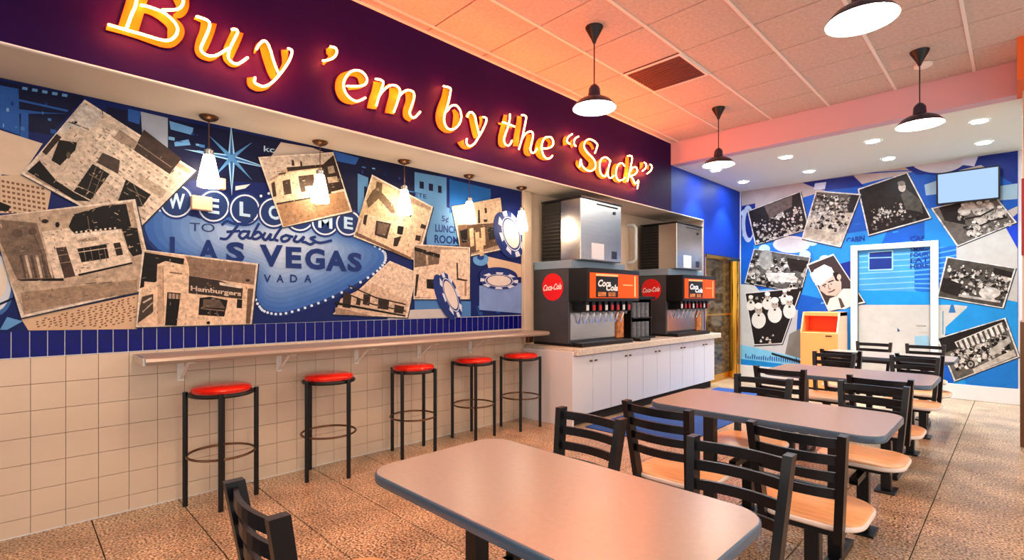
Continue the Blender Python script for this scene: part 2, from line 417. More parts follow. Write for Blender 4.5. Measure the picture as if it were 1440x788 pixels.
# brass framed glass door in the blue wall
d1 = MB()
for a, b in ((7.70, 7.75), (9.03, 9.095)): d1.box(FX - 0.09, FX + 0.01, a, b, 0.0, 2.07, 0.006)
d1.box(FX - 0.09, FX + 0.01, 7.70, 9.09, 2.01, 2.07, 0.006)
do = d1.build('door_1', M['brass']); tag(do, 'brass framed glass door beyond the drink counter', 'door', kind='structure')
MB().tube([(FX + 0.02, 8.78, 0.02), (FX + 0.02, 8.78, 2.0)], 0.075, 14).build('brass_column', M['brass'], do, smooth=True)
MB().box(FX - 0.05, FX - 0.035, 7.75, 9.03, 0.03, 2.01).build('pane', M['glass'], do)
MB().box(FX - 0.06, FX - 0.025, 7.75, 9.03, 1.09, 1.115).build('push_rail', M['brass'], do)
MB().box(FX - 0.06, FX - 0.025, 7.75, 9.03, 0.0, 0.12).build('kick_rail', M['brass'], do)
o = MB().box(-4.75, -4.6, 7.5, 9.3, 0, 2.2).box(-4.6, FX - 0.1, FY + 0.1, FY + 0.15, 0, 2.1).build('wall_vestibule', M['granite']); tag(o, 'mottled brown stone wall seen through the glass door', 'wall', kind='structure')

# ================================================================== MURAL LEFT
NAVY, DBL, MBL, LBL, PBL = (5, 12, 52), (9, 28, 92), (36, 84, 160), (96, 150, 205), (170, 200, 226)
PAPER, SEP, DSEP, BRN = (226, 208, 190), (170, 142, 118), (46, 32, 26), (16, 11, 10)
p = Print('left', 0.001)
p.poly([(-150, 78), (733, 264), (733, 443), (-150, 473)], DBL)
p.many([[(-150, 85), (120, 136), (70, 190), (-150, 150)], [(150, 150), (470, 212), (470, 260), (150, 250)], [(470, 208), (620, 242), (600, 300), (470, 300)]], NAVY)
p.many([[(0, 120), (26, 125), (28, 190), (0, 180)], [(30, 155), (40, 157), (40, 200), (28, 198)], [(180, 153), (198, 157), (196, 175), (180, 170)], [(468, 212), (505, 222), (500, 232), (470, 226)], [(0, 160), (95, 160), (60, 158), (0, 150)]], MBL)
p.many([[(0, 183), (60, 202), (30, 248), (0, 245)], [(-150, 150), (2, 183), (2, 250), (-150, 240)]], (214, 188, 164))
p.poly([(198, 157), (236, 166), (236, 212), (200, 190)], (150, 158, 176))
p.poly([(395, 200), (440, 208), (455, 214), (380, 222)], (196, 178, 164))
p.many([[(238, 170), (272, 180), (270, 190), (240, 182)], [(245, 200), (265, 196), (268, 204), (246, 206)]], LBL)
p.text('kc', [(371, 205), (386, 207), (386, 215), (371, 213)], PBL, 0.01)
for k in range(5):
    p.line([(32 + k * 14, 124 + k * 2.4), (38 + k * 14, 125 + k * 2.4)], 2.0, LBL)
rw = random.Random(30)
for (xa, xb, ya, yb, n) in ((0, 110, 125, 235, 40), (235, 300, 165, 225, 14), (500, 690, 232, 300, 70), (585, 655, 300, 345, 40), (583, 733, 425, 440, 20)):
    for _ in range(n):
        x, y = rw.uniform(xa, xb), rw.uniform(ya, yb); w_ = rw.uniform(1.5, 9); h_ = rw.uniform(1, 6); c_ = rw.choice([(16, 52, 124), (60, 116, 182), (8, 22, 70), (110, 160, 205), (30, 78, 150)])
        if y > 124 + x * 0.205 + 4 and not (x < 60 and y > 178): p.poly([(x, y), (x + w_, y + w_ * 0.18), (x + w_, y + w_ * 0.18 + h_), (x, y + h_)], c_, 0.0000008)
p.z += 0.00006
p.line([(0, 135), (95, 156)], 1.5, MBL)
# city blocks at right
p.many([[(503, 244), (518, 250), (516, 330), (503, 300)], [(583, 242), (628, 250), (628, 300), (583, 290)], [(600, 285), (660, 300), (650, 345), (600, 345)]], (86, 138, 188))
p.many([[(632, 252), (690, 266), (690, 285), (632, 300)]], (22, 92, 168))
p.many([[(590, 255), (596, 256), (596, 266), (590, 265)], [(603, 258), (609, 259), (609, 269), (603, 268)], [(616, 261), (621, 262), (621, 272), (616, 271)], [(512, 262), (516, 263), (516, 285), (512, 284)]], NAVY)
p.text('ETE', [(583, 270), (600, 274), (600, 280), (583, 276)], (20, 50, 110), 0.02)
p.text('5¢', [(621, 303), (631, 305), (631, 315), (621, 313)], (16, 50, 120), 0.02)
p.text('LUNCH', [(612, 315), (644, 319), (644, 329), (612, 326)], (16, 50, 120), 0.03)
p.text('ROOM', [(611, 330), (645, 333), (645, 344), (611, 342)], (16, 50, 120), 0.03)
p.many([[(583, 422), (662, 424), (662, 445), (583, 447)]], (70, 120, 180))
p.many([[(545, 437), (640, 434), (640, 447), (545, 449)]], (188, 182, 180))
p.many([[(674, 402), (733, 398), (733, 441), (674, 436)]], (122, 150, 204))
p.many([[(682, 360), (733, 372), (733, 390), (690, 388)]], (212, 180, 150))
p.ell(676, 365, 11, 9, LBL)
p.ell(676, 362, 5, 4, (30, 60, 140))
# ledger pages
p.poly([(0, 247), (32, 246), (72, 268), (66, 300), (0, 300)], (206, 176, 148))
for k in range(7):
    for q in range(9):
        x, y = 2 + q * 7 + k * 0.5, 253 + k * 7 + q * 1.3
        if x < 64: p.poly([(x, y), (x + 4.5, y + 1), (x + 4, y + 4.2), (x, y + 3.2)], (120, 84, 62), 0)
p.z += 0.00006
p.poly([(0, 284), (15, 290), (12, 297), (0, 297)], BRN)
p.poly([(30, 449), (195, 414), (193, 463), (40, 465)], (210, 172, 138))
for k in range(10):
    for q in range(18):
        x = 52 + q * 8 + random.uniform(-2, 2); y = 457 - q * 1.8 + k * 3.4 - 8
        if x < 188 and y < 460 and y > 452 - (x - 40) * 0.23: p.poly([(x, y), (x + random.uniform(2, 6), y - 1), (x + 3, y + 1.2), (x, y + 1.4)], (110, 76, 56), 0)
p.z += 0.00006
# chip at the left edge
p.ell(-4, 400, 24, 44, (60, 100, 160)); p.ell(-6, 398, 22, 40, (206, 210, 222)); p.ell(-10, 394, 20, 30, PAPER)
p.line([(0, 428), (18, 420)], 1.6, NAVY)
p.poly([(10, 446), (32, 452), (10, 464), (0, 464)], LBL)
# sign board
edge = smooth_line([(196, 296), (225, 290), (255, 305), (330, 300), (420, 264), (452, 300), (500, 330), (537, 350), (545, 360), (541, 374), (520, 392), (470, 420), (430, 436), (395, 445), (372, 441), (362, 430), (340, 400), (215, 350)], 4, True)
p.poly(edge, (22, 48, 110))
for k in range(12):
    u = k / 11.0; f_ = 0.965 * (1 - 0.72 * u)
    p.poly([(372 + 18 * u + (x - 370) * f_, 355 - 14 * u + (y - 355) * (f_ - 0.03)) for x, y in edge], tuple(a + (b_ - a) * u for a, b_ in zip((52, 98, 172), (192, 208, 230))))
for i in range(0, len(edge), 1):
    x, y = edge[i]
    if x > 345 and y > 345 or (355 < x < 425 and y < 300): p.ell(370 + (x - 370) * 0.983, 355 + (y - 355) * 0.965, 2.0, 2.0, (206, 224, 244), n=8, dz=0)
for k in range(7): p.ell(345 + k * 11, 283 - k * 3.6, 2.0, 2.0, (206, 224, 244), n=8, dz=0)
for k in range(4): p.ell(205 + k * 10, 297 - k * 0.5, 2.0, 2.0, (206, 224, 244), n=8, dz=0)
p.z += 0.00006
# star
for (x, y, wd) in ((325, 174, 5), (326, 276, 5), (259, 210, 4), (386, 239, 4)):
    for col, kk in (((150, 196, 232), 1.0), ((40, 84, 150), 0.5)):
        dx, dy = x - 325.6, y - 222; l = math.hypot(dx, dy); nx, ny = -dy / l * wd * kk, dx / l * wd * kk
        p.poly([(325.6 + nx, 222 + ny), (325.6 + dx * (0.6 + 0.4 / (1 / kk)) + 0.001, 222 + dy * (0.6 + 0.4 * kk)), (325.6 - nx, 222 - ny)], col)
for (x, y) in ((293, 190), (355, 200), (355, 254), (300, 250)):
    dx, dy = x - 325.6, y - 222; l = math.hypot(dx, dy); nx, ny = -dy / l * 3.2, dx / l * 3.2
    p.poly([(325.6 + nx, 222 + ny), (x, y), (325.6 - nx, 222 - ny)], (74, 128, 184))
p.poly([(331, 262), (352, 259), (345, 265), (331, 268)], (200, 210, 214))
# welcome discs
for ch, x, y, r in (('W', 248, 283, 23), ('E', 300.5, 290, 22), ('L', 344.4, 294.5, 21), ('C', 385, 299, 20.5), ('O', 422, 305, 20), ('M', 457.5, 312, 19), ('E', 490, 314, 17.5)):
    ry = r * 1.0
    p.ell(x, y, r + 2.5, ry + 3, (22, 48, 110)); p.ell(x, y, r, ry, (214, 222, 236)); p.ell(x, y, r - 2.2, ry - 2.2, (26, 50, 104))
    hw = r * (0.52 if ch in 'WM' else 0.36); hh = r * 0.48
    p.text(ch, [(x - hw, y - hh - 1), (x + hw, y - hh + 1), (x + hw, y + hh + 1), (x - hw, y + hh - 1)], (186, 216, 240), 0.03)
INK = (20, 46, 112)
p.text('TO', [(267, 313), (302, 315), (302, 327), (267, 325)], (40, 60, 110), 0.0)
cr = crop(200, 150, 2.389)
for st in ([(268, 398), (285, 385), (310, 394), (350, 391), (372, 380)], [(325, 394), (305, 420), (284, 444), (262, 443)], [(285, 421), (328, 418)],
           [(357, 421), (337, 420), (326, 434), (338, 444), (354, 431), (360, 418), (354, 440), (368, 442)],
           [(392, 393), (370, 438), (384, 445), (401, 433), (390, 421), (377, 430)], [(413, 424), (405, 440), (416, 448), (432, 428), (428, 446), (440, 447)],
           [(470, 403), (445, 441), (456, 451)], [(484, 432), (468, 440), (472, 453), (489, 450), (496, 438), (482, 432), (506, 438)],
           [(518, 434), (510, 450), (525, 454), (543, 438), (537, 453), (550, 456)], [(582, 438), (566, 443), (580, 453), (566, 463), (552, 458)], [(580, 453), (600, 458), (636, 450)]):
    p.line(smooth_line(cr(st), 4), 1.9, INK)
for ch, q in (('L', (239, 333, 257, 362)), ('A', (279, 337, 307, 365)), ('S', (318, 340, 344, 369)), ('V', (365, 344, 398, 375)), ('E', (402, 347, 424, 377)), ('G', (429, 349, 457, 379)), ('A', (458, 352, 488, 381)), ('S', (489, 355, 509, 382))):
    p.text(ch, [(q[0], q[1]), (q[2], q[1] + 1), (q[2], q[3] + 1), (q[0], q[3])], INK, 0.045)
for ch, x in (('V', 371), ('A', 389), ('D', 408), ('A', 428)):
    p.text(ch, [(x, 386), (x + 10, 387), (x + 10, 398), (x, 397)], INK, 0.02)
LS = p.z + 0.0005
mur = p.build('wall_mural', M['print']); tag(mur, 'blue collage mural with a welcome sign and pasted photographs above the bar', 'mural')

def photo(parent, plane, quad, name, label, draw, base, border=0.045, bg=SEP, m='photo', paper=PAPER):
    q = Print(plane, base)
    # dark offset quad painted as the sheet's drop shadow, then paper border then picture
    cx = sum(a[0] for a in quad) / 4; cy = sum(a[1] for a in quad) / 4
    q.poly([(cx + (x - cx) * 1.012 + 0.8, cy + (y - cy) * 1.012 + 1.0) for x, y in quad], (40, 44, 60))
    q.poly(quad, paper)
    inner = [(cx + (x - cx) * (1 - border), cy + (y - cy) * (1 - border)) for x, y in quad]
    q.poly(inner, bg)
    def uv(u, v):
        a, b, c, d = inner
        return ((a[0] * (1 - u) + b[0] * u) * (1 - v) + (d[0] * (1 - u) + c[0] * u) * v, (a[1] * (1 - u) + b[1] * u) * (1 - v) + (d[1] * (1 - u) + c[1] * u) * v)
    q.uv = uv
    q.U = lambda pts, col: q.poly([uv(*t) for t in pts], col)
    draw(q)
    return tag(q.build(name, M[m], parent), label)
c3 = crop(0, 110, 4.15); c4 = crop(0, 280, 4.145)
def grit(q, n, seed, lo=60, hi=215, sz=1.6, reg=(0.02, 0.02, 0.98, 0.98)):
    rnd = random.Random(seed)
    for _ in range(n):
        u = reg[0] + rnd.random() * (reg[2] - reg[0]); v = reg[1] + rnd.random() * (reg[3] - reg[1])
        du, dv = (rnd.uniform(0.006, 0.03) * sz, 0.006 * sz) if rnd.random() < 0.6 else (0.005 * sz, rnd.uniform(0.008, 0.035) * sz)
        g = rnd.uniform(lo, hi); q.poly([q.uv(u, v), q.uv(u + du, v), q.uv(u + du, v + dv), q.uv(u, v + dv)], (g, g * 0.86, g * 0.74), 0.0000008)
    q.z += 0.00005
def d1_(q):
    q.poly(c3([(160, 545), (330, 330), (470, 150), (640, 230), (760, 330), (1100, 560), (760, 900), (470, 720)]), (206, 184, 164))
    q.poly(c3([(330, 330), (480, 150), (560, 170), (600, 225), (520, 300), (420, 290)]), (206, 196, 186))
    q.poly(c3([(560, 250), (640, 215), (1080, 560), (880, 800), (560, 560)]), (220, 200, 180))
    for k in range(12):
        for j in range(16):
            x, y = 600 + j * 26 - k * 22, 290 + j * 20 + k * 32
            if 0 <= x: q.poly(c3([(x, y), (x + 15, y + 11), (x + 10, y + 18), (x - 5, y + 7)]), (186, 164, 144) if (j + k) % 2 else (150, 128, 108), 0.0000005)
    q.poly(c3([(345, 360), (450, 375), (440, 420), (350, 510), (300, 480)]), BRN)
    q.poly(c3([(245, 430), (330, 325), (360, 345), (270, 450)]), DSEP)
    q.poly(c3([(160, 545), (230, 480), (330, 600), (430, 665), (530, 720), (440, 715)]), BRN)
    q.poly(c3([(540, 500), (640, 560), (530, 710), (430, 660)]), BRN)
    q.poly(c3([(600, 435), (700, 480), (690, 560), (560, 490)]), (70, 56, 48))
    q.poly(c3([(840, 300), (1060, 470), (990, 560), (930, 520), (780, 420)]), (56, 40, 36))
    q.poly(c3([(735, 590), (880, 680), (830, 750), (680, 740)]), BRN)
    q.poly(c3([(700, 300), (800, 370), (780, 420), (660, 350)]), (150, 128, 110))
    q.poly(c3([(820, 560), (980, 660), (940, 700), (800, 610)]), (180, 160, 140))
    for a, b_ in (((560, 520), (500, 690)), ((600, 545), (540, 705)), ((520, 560), (610, 610)), ((480, 640), (560, 680)), ((780, 620), (830, 740)), ((740, 640), (850, 700))): q.line(c3([a, b_]), 0.5, (120, 100, 84))
    q.line(c3([(400, 255), (520, 300)]), 0.6, DSEP); q.line(c3([(595, 180), (600, 210)]), 0.6, DSEP); q.ell(*c3([(435, 258)])[0], 4, 2, BRN); q.ell(*c3([(400, 450)])[0], 3, 5, (90, 72, 60))
    q.line(c3([(690, 300), (800, 380), (1000, 520)]), 0.5, (140, 118, 100)); grit(q, 70, 11, 90, 200)
photo(mur, 'left', [(119, 140), (276, 240), (187, 330), (30, 245)], 'photo_print', 'printed photo of a pale brick building, tilted far to the right', d1_, LS, 0.05)
def d2_(q):
    q.poly(c4([(0, 100), (740, 20), (850, 300), (800, 545), (140, 660), (60, 480), (0, 290)]), (186, 160, 136))
    q.poly(c4([(0, 120), (215, 140), (260, 300), (340, 470), (100, 470), (0, 250)]), (120, 98, 82))
    q.poly(c4([(400, 160), (430, 90), (600, 40), (735, 28), (765, 160), (640, 190), (590, 180), (430, 205)]), BRN)
    q.poly(c4([(705, 160), (800, 170), (830, 320), (775, 335), (750, 300)]), BRN)
    q.poly(c4([(245, 190), (400, 170), (440, 205), (700, 180), (770, 370), (460, 440), (370, 460), (320, 470)]), (226, 202, 178))
    q.poly(c4([(430, 205), (700, 175), (710, 195), (440, 225)]), (236, 218, 198))
    q.poly(c4([(325, 285), (385, 278), (440, 450), (375, 462)]), (66, 48, 40))
    q.poly(c4([(450, 290), (620, 262), (636, 345), (475, 370)]), BRN)
    q.poly(c4([(660, 258), (700, 252), (718, 325), (680, 332)]), DSEP)
    q.poly(c4([(455, 438), (770, 368), (772, 378), (460, 450)]), BRN)
    q.poly(c4([(100, 470), (370, 462), (372, 478), (120, 478)]), BRN)
    for k in range(6): q.poly(c4([(110 + k * 32, 330), (125 + k * 32, 326), (160 + k * 30, 460), (146 + k * 30, 462)]), (206, 182, 158) if k % 2 else (84, 66, 56))
    q.poly(c4([(60, 290), (160, 255), (270, 300), (130, 330), (100, 320)]), (110, 90, 76))
    q.poly(c4([(120, 545), (800, 470), (800, 545), (140, 655)]), (158, 130, 106))
    q.text('WHITE CASTLE'.replace('WHITE CASTLE', 'HAMBURGERS'), c4([(450, 235), (575, 220), (575, 240), (450, 255)]), (120, 96, 80), 0.02)
    for x in (490, 530, 575, 610): q.line(c4([(x - 3, 285), (x + 12, 362)]), 0.5, (120, 98, 82))
    q.line(c4([(452, 312), (632, 285)]), 0.6, (200, 178, 156)); q.line(c4([(340, 330), (395, 322)]), 0.5, (150, 126, 106)); q.line(c4([(350, 375), (415, 365)]), 0.5, (150, 126, 106)); q.line(c4([(670, 290), (705, 284)]), 0.6, (170, 146, 124))
    for k in range(9): q.poly(c4([(440 + k * 28, 200 - k * 3), (452 + k * 28, 199 - k * 3), (452 + k * 28, 188 - k * 3), (440 + k * 28, 189 - k * 3)]), (232, 214, 194), 0.000001)
    q.z += 0.00005
    q.line(c4([(430, 90), (445, 160)]), 1.0, BRN); q.line(c4([(510, 100), (525, 200)]), 0.5, (120, 98, 82)); q.ell(*c4([(262, 130)])[0], 5, 3, DSEP); q.ell(*c4([(335, 150)])[0], 3, 4, BRN); q.ell(*c4([(190, 190)])[0], 6, 5, (84, 66, 54)); q.ell(*c4([(100, 200)])[0], 8, 6, (96, 76, 64))
    q.line(c4([(180, 170), (220, 260), (300, 460)]), 0.8, (92, 72, 60)); q.line(c4([(500, 495), (560, 488)]), 0.8, (120, 98, 80)); q.line(c4([(580, 492), (650, 484)]), 0.8, (120, 98, 80)); grit(q, 90, 12, 80, 190, 1.3)
photo(mur, 'left', [(-14, 305), (190, 280), (217, 405), (30, 447.5)], 'photo_print', 'printed photo of a small white corner building, large one at the left edge', d2_, LS + 0.0010, 0.05)
c5 = crop(180, 340, 6.06)
def d3_(q):
    q.poly(c5([(140, 90), (480, 120), (1085, 205), (1040, 700), (80, 720)]), (220, 184, 152))
    q.poly(c5([(490, 125), (1090, 205), (1075, 370), (525, 290), (515, 195)]), (140, 112, 92))
    q.poly(c5([(140, 90), (480, 145), (470, 230), (430, 190), (370, 185), (250, 190), (245, 340), (100, 400)]), BRN)
    q.poly(c5([(250, 195), (320, 165), (430, 190), (520, 205), (520, 440), (610, 480), (600, 630), (830, 640), (830, 500), (1010, 490), (1010, 700), (120, 715), (140, 340), (245, 350)]), (230, 194, 162))
    q.poly(c5([(250, 210), (300, 200), (300, 700), (250, 710)]), (200, 164, 134))
    q.poly(c5([(335, 430), (450, 440), (415, 718), (315, 715)]), BRN)
    q.poly(c5([(340, 440), (446, 450), (440, 490), (338, 485)]), (170, 140, 118))
    q.poly(c5([(520, 290), (780, 330), (980, 400), (970, 490), (515, 440)]), (52, 40, 36))
    q.text('Hamburgers', c5([(535, 375), (965, 425), (965, 478), (535, 430)]), (206, 180, 158), 0.03)
    q.poly(c5([(610, 480), (700, 470), (850, 500), (820, 640), (600, 625)]), BRN)
    q.poly(c5([(640, 490), (780, 495), (830, 570), (640, 560)]), (96, 78, 66))
    q.poly(c5([(120, 470), (215, 445), (215, 600), (80, 700), (100, 560)]), (70, 56, 48))
    q.poly(c5([(930, 490), (975, 495), (970, 570), (925, 565)]), BRN)
    q.poly(c5([(1020, 400), (1070, 400), (1040, 700), (1005, 700)]), (110, 84, 66))
    q.poly(c5([(780, 345), (970, 380), (965, 400), (780, 370)]), (226, 204, 184))
    for k in range(4): q.line(c5([(345 + k * 30, 445), (342 + k * 30, 490)]), 0.6, BRN)
    q.line(c5([(355, 262), (460, 275)]), 0.9, (120, 92, 74)); q.line(c5([(620, 570), (820, 590)]), 0.6, (140, 114, 94)); q.line(c5([(700, 580), (698, 632)]), 0.5, (110, 88, 72)); q.line(c5([(760, 580), (758, 635)]), 0.5, (110, 88, 72))
    q.line(c5([(130, 520), (200, 480)]), 1.2, (190, 170, 150)); q.line(c5([(125, 600), (210, 520)]), 0.9, (170, 150, 130)); q.line(c5([(300, 210), (305, 700)]), 0.4, (150, 120, 98)); q.ell(*c5([(685, 692)])[0], 2.6, 2.2, BRN); q.ell(*c5([(1020, 330)])[0], 3, 2, DSEP); grit(q, 60, 13, 110, 215, 1.3)
photo(mur, 'left', [(200, 351), (363, 371), (354, 456), (191, 460.5)], 'photo_print', 'printed photo of a white towered shopfront with a hamburgers sign', d3_, LS + 0.0018, 0.04)
c6 = crop(355, 200, 6.06)
def d4_(q):
    q.poly(c6([(70, 135), (680, 100), (730, 260), (600, 210), (290, 220), (130, 330)]), (196, 176, 160))
    q.poly(c6([(140, 330), (300, 260), (600, 220), (660, 440), (200, 540)]), (214, 190, 158))
    q.poly(c6([(290, 215), (600, 190), (690, 110), (780, 400), (650, 460), (590, 215), (300, 250)]), DSEP)
    for a in ((160, 350, 190, 460), (255, 330, 320, 440), (390, 290, 520, 370), (400, 350, 440, 420)):
        q.poly(c6([(a[0], a[1]), (a[2], a[1] - 15), (a[2] + 15, a[3]), (a[0] + 15, a[3] + 10)]), (66, 48, 38))
    q.poly(c6([(640, 210), (690, 200), (705, 260), (650, 270)]), (150, 130, 112)); q.poly(c6([(635, 300), (720, 290), (730, 340), (650, 350)]), (170, 148, 126))
    q.poly(c6([(670, 425), (770, 400), (780, 420), (680, 445)]), (220, 200, 176))
    q.poly(c6([(205, 520), (780, 420), (830, 580), (265, 720)]), (170, 128, 92))
    q.poly(c6([(205, 520), (520, 465), (520, 478), (205, 535)]), DSEP)
    q.poly(c6([(220, 268), (285, 258), (285, 270), (220, 280)]), DSEP); q.poly(c6([(335, 150), (350, 150), (360, 200), (335, 200)]), DSEP); q.poly(c6([(405, 160), (420, 160), (425, 205), (410, 205)]), DSEP)
    grit(q, 70, 14, 70, 205, 1.6)
photo(mur, 'left', [(363, 221), (468.5, 214), (495.5, 298), (397.5, 320)], 'photo_print', 'printed photo of a low diner behind the second pendant light', d4_, LS, 0.05)
def d7_(q):
    q.U([(0, 0), (1, 0), (1, 0.45), (0, 0.75)], (222, 196, 172))
    c = crop(460, 200, 2.627)
    q.poly(c([(50, 580), (170, 520), (300, 590), (290, 640), (180, 640), (30, 630)]), (206, 176, 150))
    for a in ((60, 560, 90, 610), (110, 575, 125, 600), (135, 560, 160, 600), (190, 575, 230, 615), (250, 600, 285, 630)): q.poly(c([(a[0], a[1]), (a[2], a[1] + 8), (a[2] - 4, a[3] + 5), (a[0] - 4, a[3])]), DSEP)
    q.poly(c([(30, 590), (290, 640), (290, 646), (30, 600)]), BRN)
    q.line(c([(80, 530), (180, 575), (290, 600)]), 1.0, DSEP); q.line(c([(60, 555), (170, 600), (290, 625)]), 1.0, DSEP)
    q.poly(c([(30, 610), (180, 645), (30, 635)]), (160, 130, 108))
    grit(q, 70, 17, 70, 205, 1.6)
photo(mur, 'left', [(548, 367), (586, 383), (573, 447), (468, 442)], 'photo_print', 'printed photo of a faded terrace, low one under the sign tip', d7_, LS, 0.04, bg=(222, 196, 172))
c8 = crop(480, 230, 3.429)
def d5_(q):
    q.poly(c8([(150, 75), (270, 130), (250, 290), (80, 270)]), (196, 170, 132))
    q.poly(c8([(170, 85), (198, 95), (195, 140), (250, 200), (260, 240), (240, 240), (180, 170), (130, 215), (120, 180), (150, 130), (165, 120)]), (92, 70, 46))
    q.poly(c8([(110, 240), (260, 280), (330, 190), (430, 225), (380, 370), (330, 450), (80, 340)]), (224, 192, 160))
    q.poly(c8([(168, 275), (240, 290), (220, 365), (160, 345)]), (54, 40, 34)); q.poly(c8([(178, 285), (228, 296), (212, 350), (172, 338)]), (104, 82, 66))
    q.poly(c8([(272, 300), (302, 305), (295, 345), (268, 340)]), BRN); q.poly(c8([(360, 345), (385, 350), (378, 375), (355, 370)]), DSEP)
    q.poly(c8([(70, 330), (340, 455), (335, 465), (65, 345)]), (120, 90, 68)); q.poly(c8([(255, 360), (290, 350), (270, 400), (250, 400)]), DSEP)
    q.poly(c8([(110, 250), (128, 245), (118, 300), (104, 290)]), DSEP)
    q.poly(c8([(330, 230), (345, 235), (335, 260), (322, 250)]), DSEP); q.poly(c8([(386, 290), (410, 300), (405, 318), (380, 310)]), DSEP)
    grit(q, 70, 15, 70, 205, 1.6)
photo(mur, 'left', [(523, 245.5), (609, 291), (588, 368), (497, 333)], 'photo_print', 'printed photo of a white house behind the third pendant light', d5_, LS + 0.0008, 0.05)
c9 = crop(580, 250, 3.752)
def d6_(q):
    q.poly(c9([(10, 370), (140, 410), (140, 460), (10, 475)]), (110, 88, 72)); q.poly(c9([(10, 365), (145, 405), (145, 425), (10, 385)]), BRN)
    q.poly(c9([(10, 475), (140, 455), (150, 380), (295, 380), (300, 640), (10, 630)]), (226, 196, 170))
    q.poly(c9([(75, 535), (130, 538), (130, 590), (75, 585)]), BRN); q.poly(c9([(232, 450), (240, 450), (242, 530), (290, 540), (288, 548), (234, 540)]), DSEP)
    q.poly(c9([(275, 545), (285, 545), (285, 625), (275, 625)]), (150, 120, 100)); q.poly(c9([(20, 510), (35, 510), (20, 625), (10, 625)]), DSEP)
    q.poly(c9([(70, 410), (80, 410), (85, 460), (72, 460)]), (190, 166, 140))
    grit(q, 70, 16, 70, 205, 1.6)
photo(mur, 'left', [(582, 343.5), (661, 348), (660.5, 421), (581.5, 421)], 'photo_print', 'printed photo of a plain white house front with a chip over its corner', d6_, LS + 0.0016, 0.04)
def d8_(q):
    q.poly(c9([(215, 150), (465, 110), (480, 260), (240, 250)]), (216, 184, 154))
    q.poly(c9([(240, 250), (430, 240), (470, 350), (310, 400), (255, 395)]), (96, 70, 52))
    for a in ((300, 270), (330, 290), (360, 265), (350, 320)): q.poly(c9([(a[0], a[1]), (a[0] + 22, a[1] - 5), (a[0] + 26, a[1] + 90), (a[0] + 6, a[1] + 95)]), (220, 186, 146))
    q.poly(c9([(395, 265), (440, 255), (450, 320), (405, 330)]), BRN); q.poly(c9([(250, 280), (290, 270), (290, 340), (262, 345)]), BRN)
    q.poly(c9([(345, 170), (355, 170), (358, 240), (346, 240)]), DSEP); q.poly(c9([(380, 160), (392, 160), (394, 185), (382, 190)]), DSEP); q.poly(c9([(375, 220), (395, 220), (394, 235), (378, 235)]), DSEP)
    grit(q, 70, 18, 70, 205, 1.6)
photo(mur, 'left', [(635, 291), (703.5, 278), (711.5, 350), (650, 363)], 'photo_print', 'printed photo of a street scene behind the fourth pendant light', d8_, LS, 0.05)
def chip(q, cx, cy, rx, ry, rot, thick=(0, 0)):
    if thick != (0, 0): q.ell(cx + thick[0], cy + thick[1], rx, ry, (26, 46, 110), rot)
    q.ell(cx, cy, rx, ry, (30, 54, 120), rot)
    for k in range(8):
        a = 2 * PI * k / 8; c, s_ = math.cos(rot), math.sin(rot)
        P_ = lambda r, t: (cx + rx * r * math.cos(t) * c - ry * r * math.sin(t) * s_, cy + rx * r * math.cos(t) * s_ + ry * r * math.sin(t) * c)
        q.poly([P_(1, a - 0.2), P_(1, a + 0.2), P_(0.78, a + 0.2), P_(0.78, a - 0.2)], (208, 212, 228), 0)
    q.z += 0.00006
    q.ell(cx, cy, rx * 0.74, ry * 0.74, (222, 226, 236), rot); q.ell(cx, cy, rx * 0.70, ry * 0.70, (30, 54, 120), rot); q.ell(cx, cy, rx * 0.62, ry * 0.62, (216, 204, 196), rot)
q = Print('left', LS + 0.0024)
chip(q, 719, 329, 16, 34, -0.30, (-7, 2)); chip(q, 702, 395, 27, 12, 0.05, (-1, -7)); chip(q, 634, 415, 11, 34, -0.36, (-9, 3))
tag(q.build('poker_chip_print', M['print'], mur), 'printed blue and white gaming chips')

# ================================================================== MURAL FAR
B1, B2, B3, W1 = (14, 84, 180), (30, 130, 214), (12, 40, 130), (206, 206, 202)
p = Print('far', 0.003)
quad0 = [(1045, 268.8), (1431, 212.5), (1431, 545.5), (1040, 520)]
p.poly([ (1042, 269), (1431.5, 212), (1431.5, 546.8), (1042, 519.5)], B1)
p.many([[(1042, 269), (1130, 256), (1180, 262), (1060, 300), (1045, 320)], [(1120, 258), (1210, 245), (1290, 240), (1200, 262)], [(1215, 243), (1428, 212.5), (1400, 250), (1300, 238)]], (176, 168, 166))
p.many([[(1128, 257), (1200, 247), (1215, 262), (1160, 268), (1140, 262)], [(1270, 234), (1360, 221), (1380, 232), (1330, 244), (1290, 246)], [(1360, 221), (1431, 212), (1431, 262), (1400, 244)], [(1043, 290), (1062, 286), (1062, 300), (1043, 320)]], B3)
p.ell(1318, 218, 44, 26, (196, 196, 204)); p.line([(1318 + 44 * math.cos(a), 220 + 25 * math.sin(a)) for a in [PI * k / 20 for k in range(21)]], 1.6, B3)
p.many([[(1146, 258), (1162, 256), (1160, 266), (1144, 267)], [(1354, 222), (1376, 219), (1370, 234), (1352, 232)]], (196, 206, 226))
p.many([[(1300, 260), (1330, 250), (1328, 272), (1302, 275)], [(1404, 262), (1431, 258), (1431, 280), (1404, 282)]], (150, 182, 204))
rw = random.Random(31)
for _ in range(170):
    x, y = rw.uniform(1044, 1420), rw.uniform(300, 520); l = rw.uniform(6, 26); c_ = rw.choice([(40, 140, 216), (10, 64, 160), (90, 170, 224), (20, 100, 196)])
    p.poly([(x, y), (min(1430, x + l), y - l * 0.12), (min(1430, x + l), y - l * 0.12 + 1.6), (x, y + 1.8)], c_, 0.0000006)
p.z += 0.00006
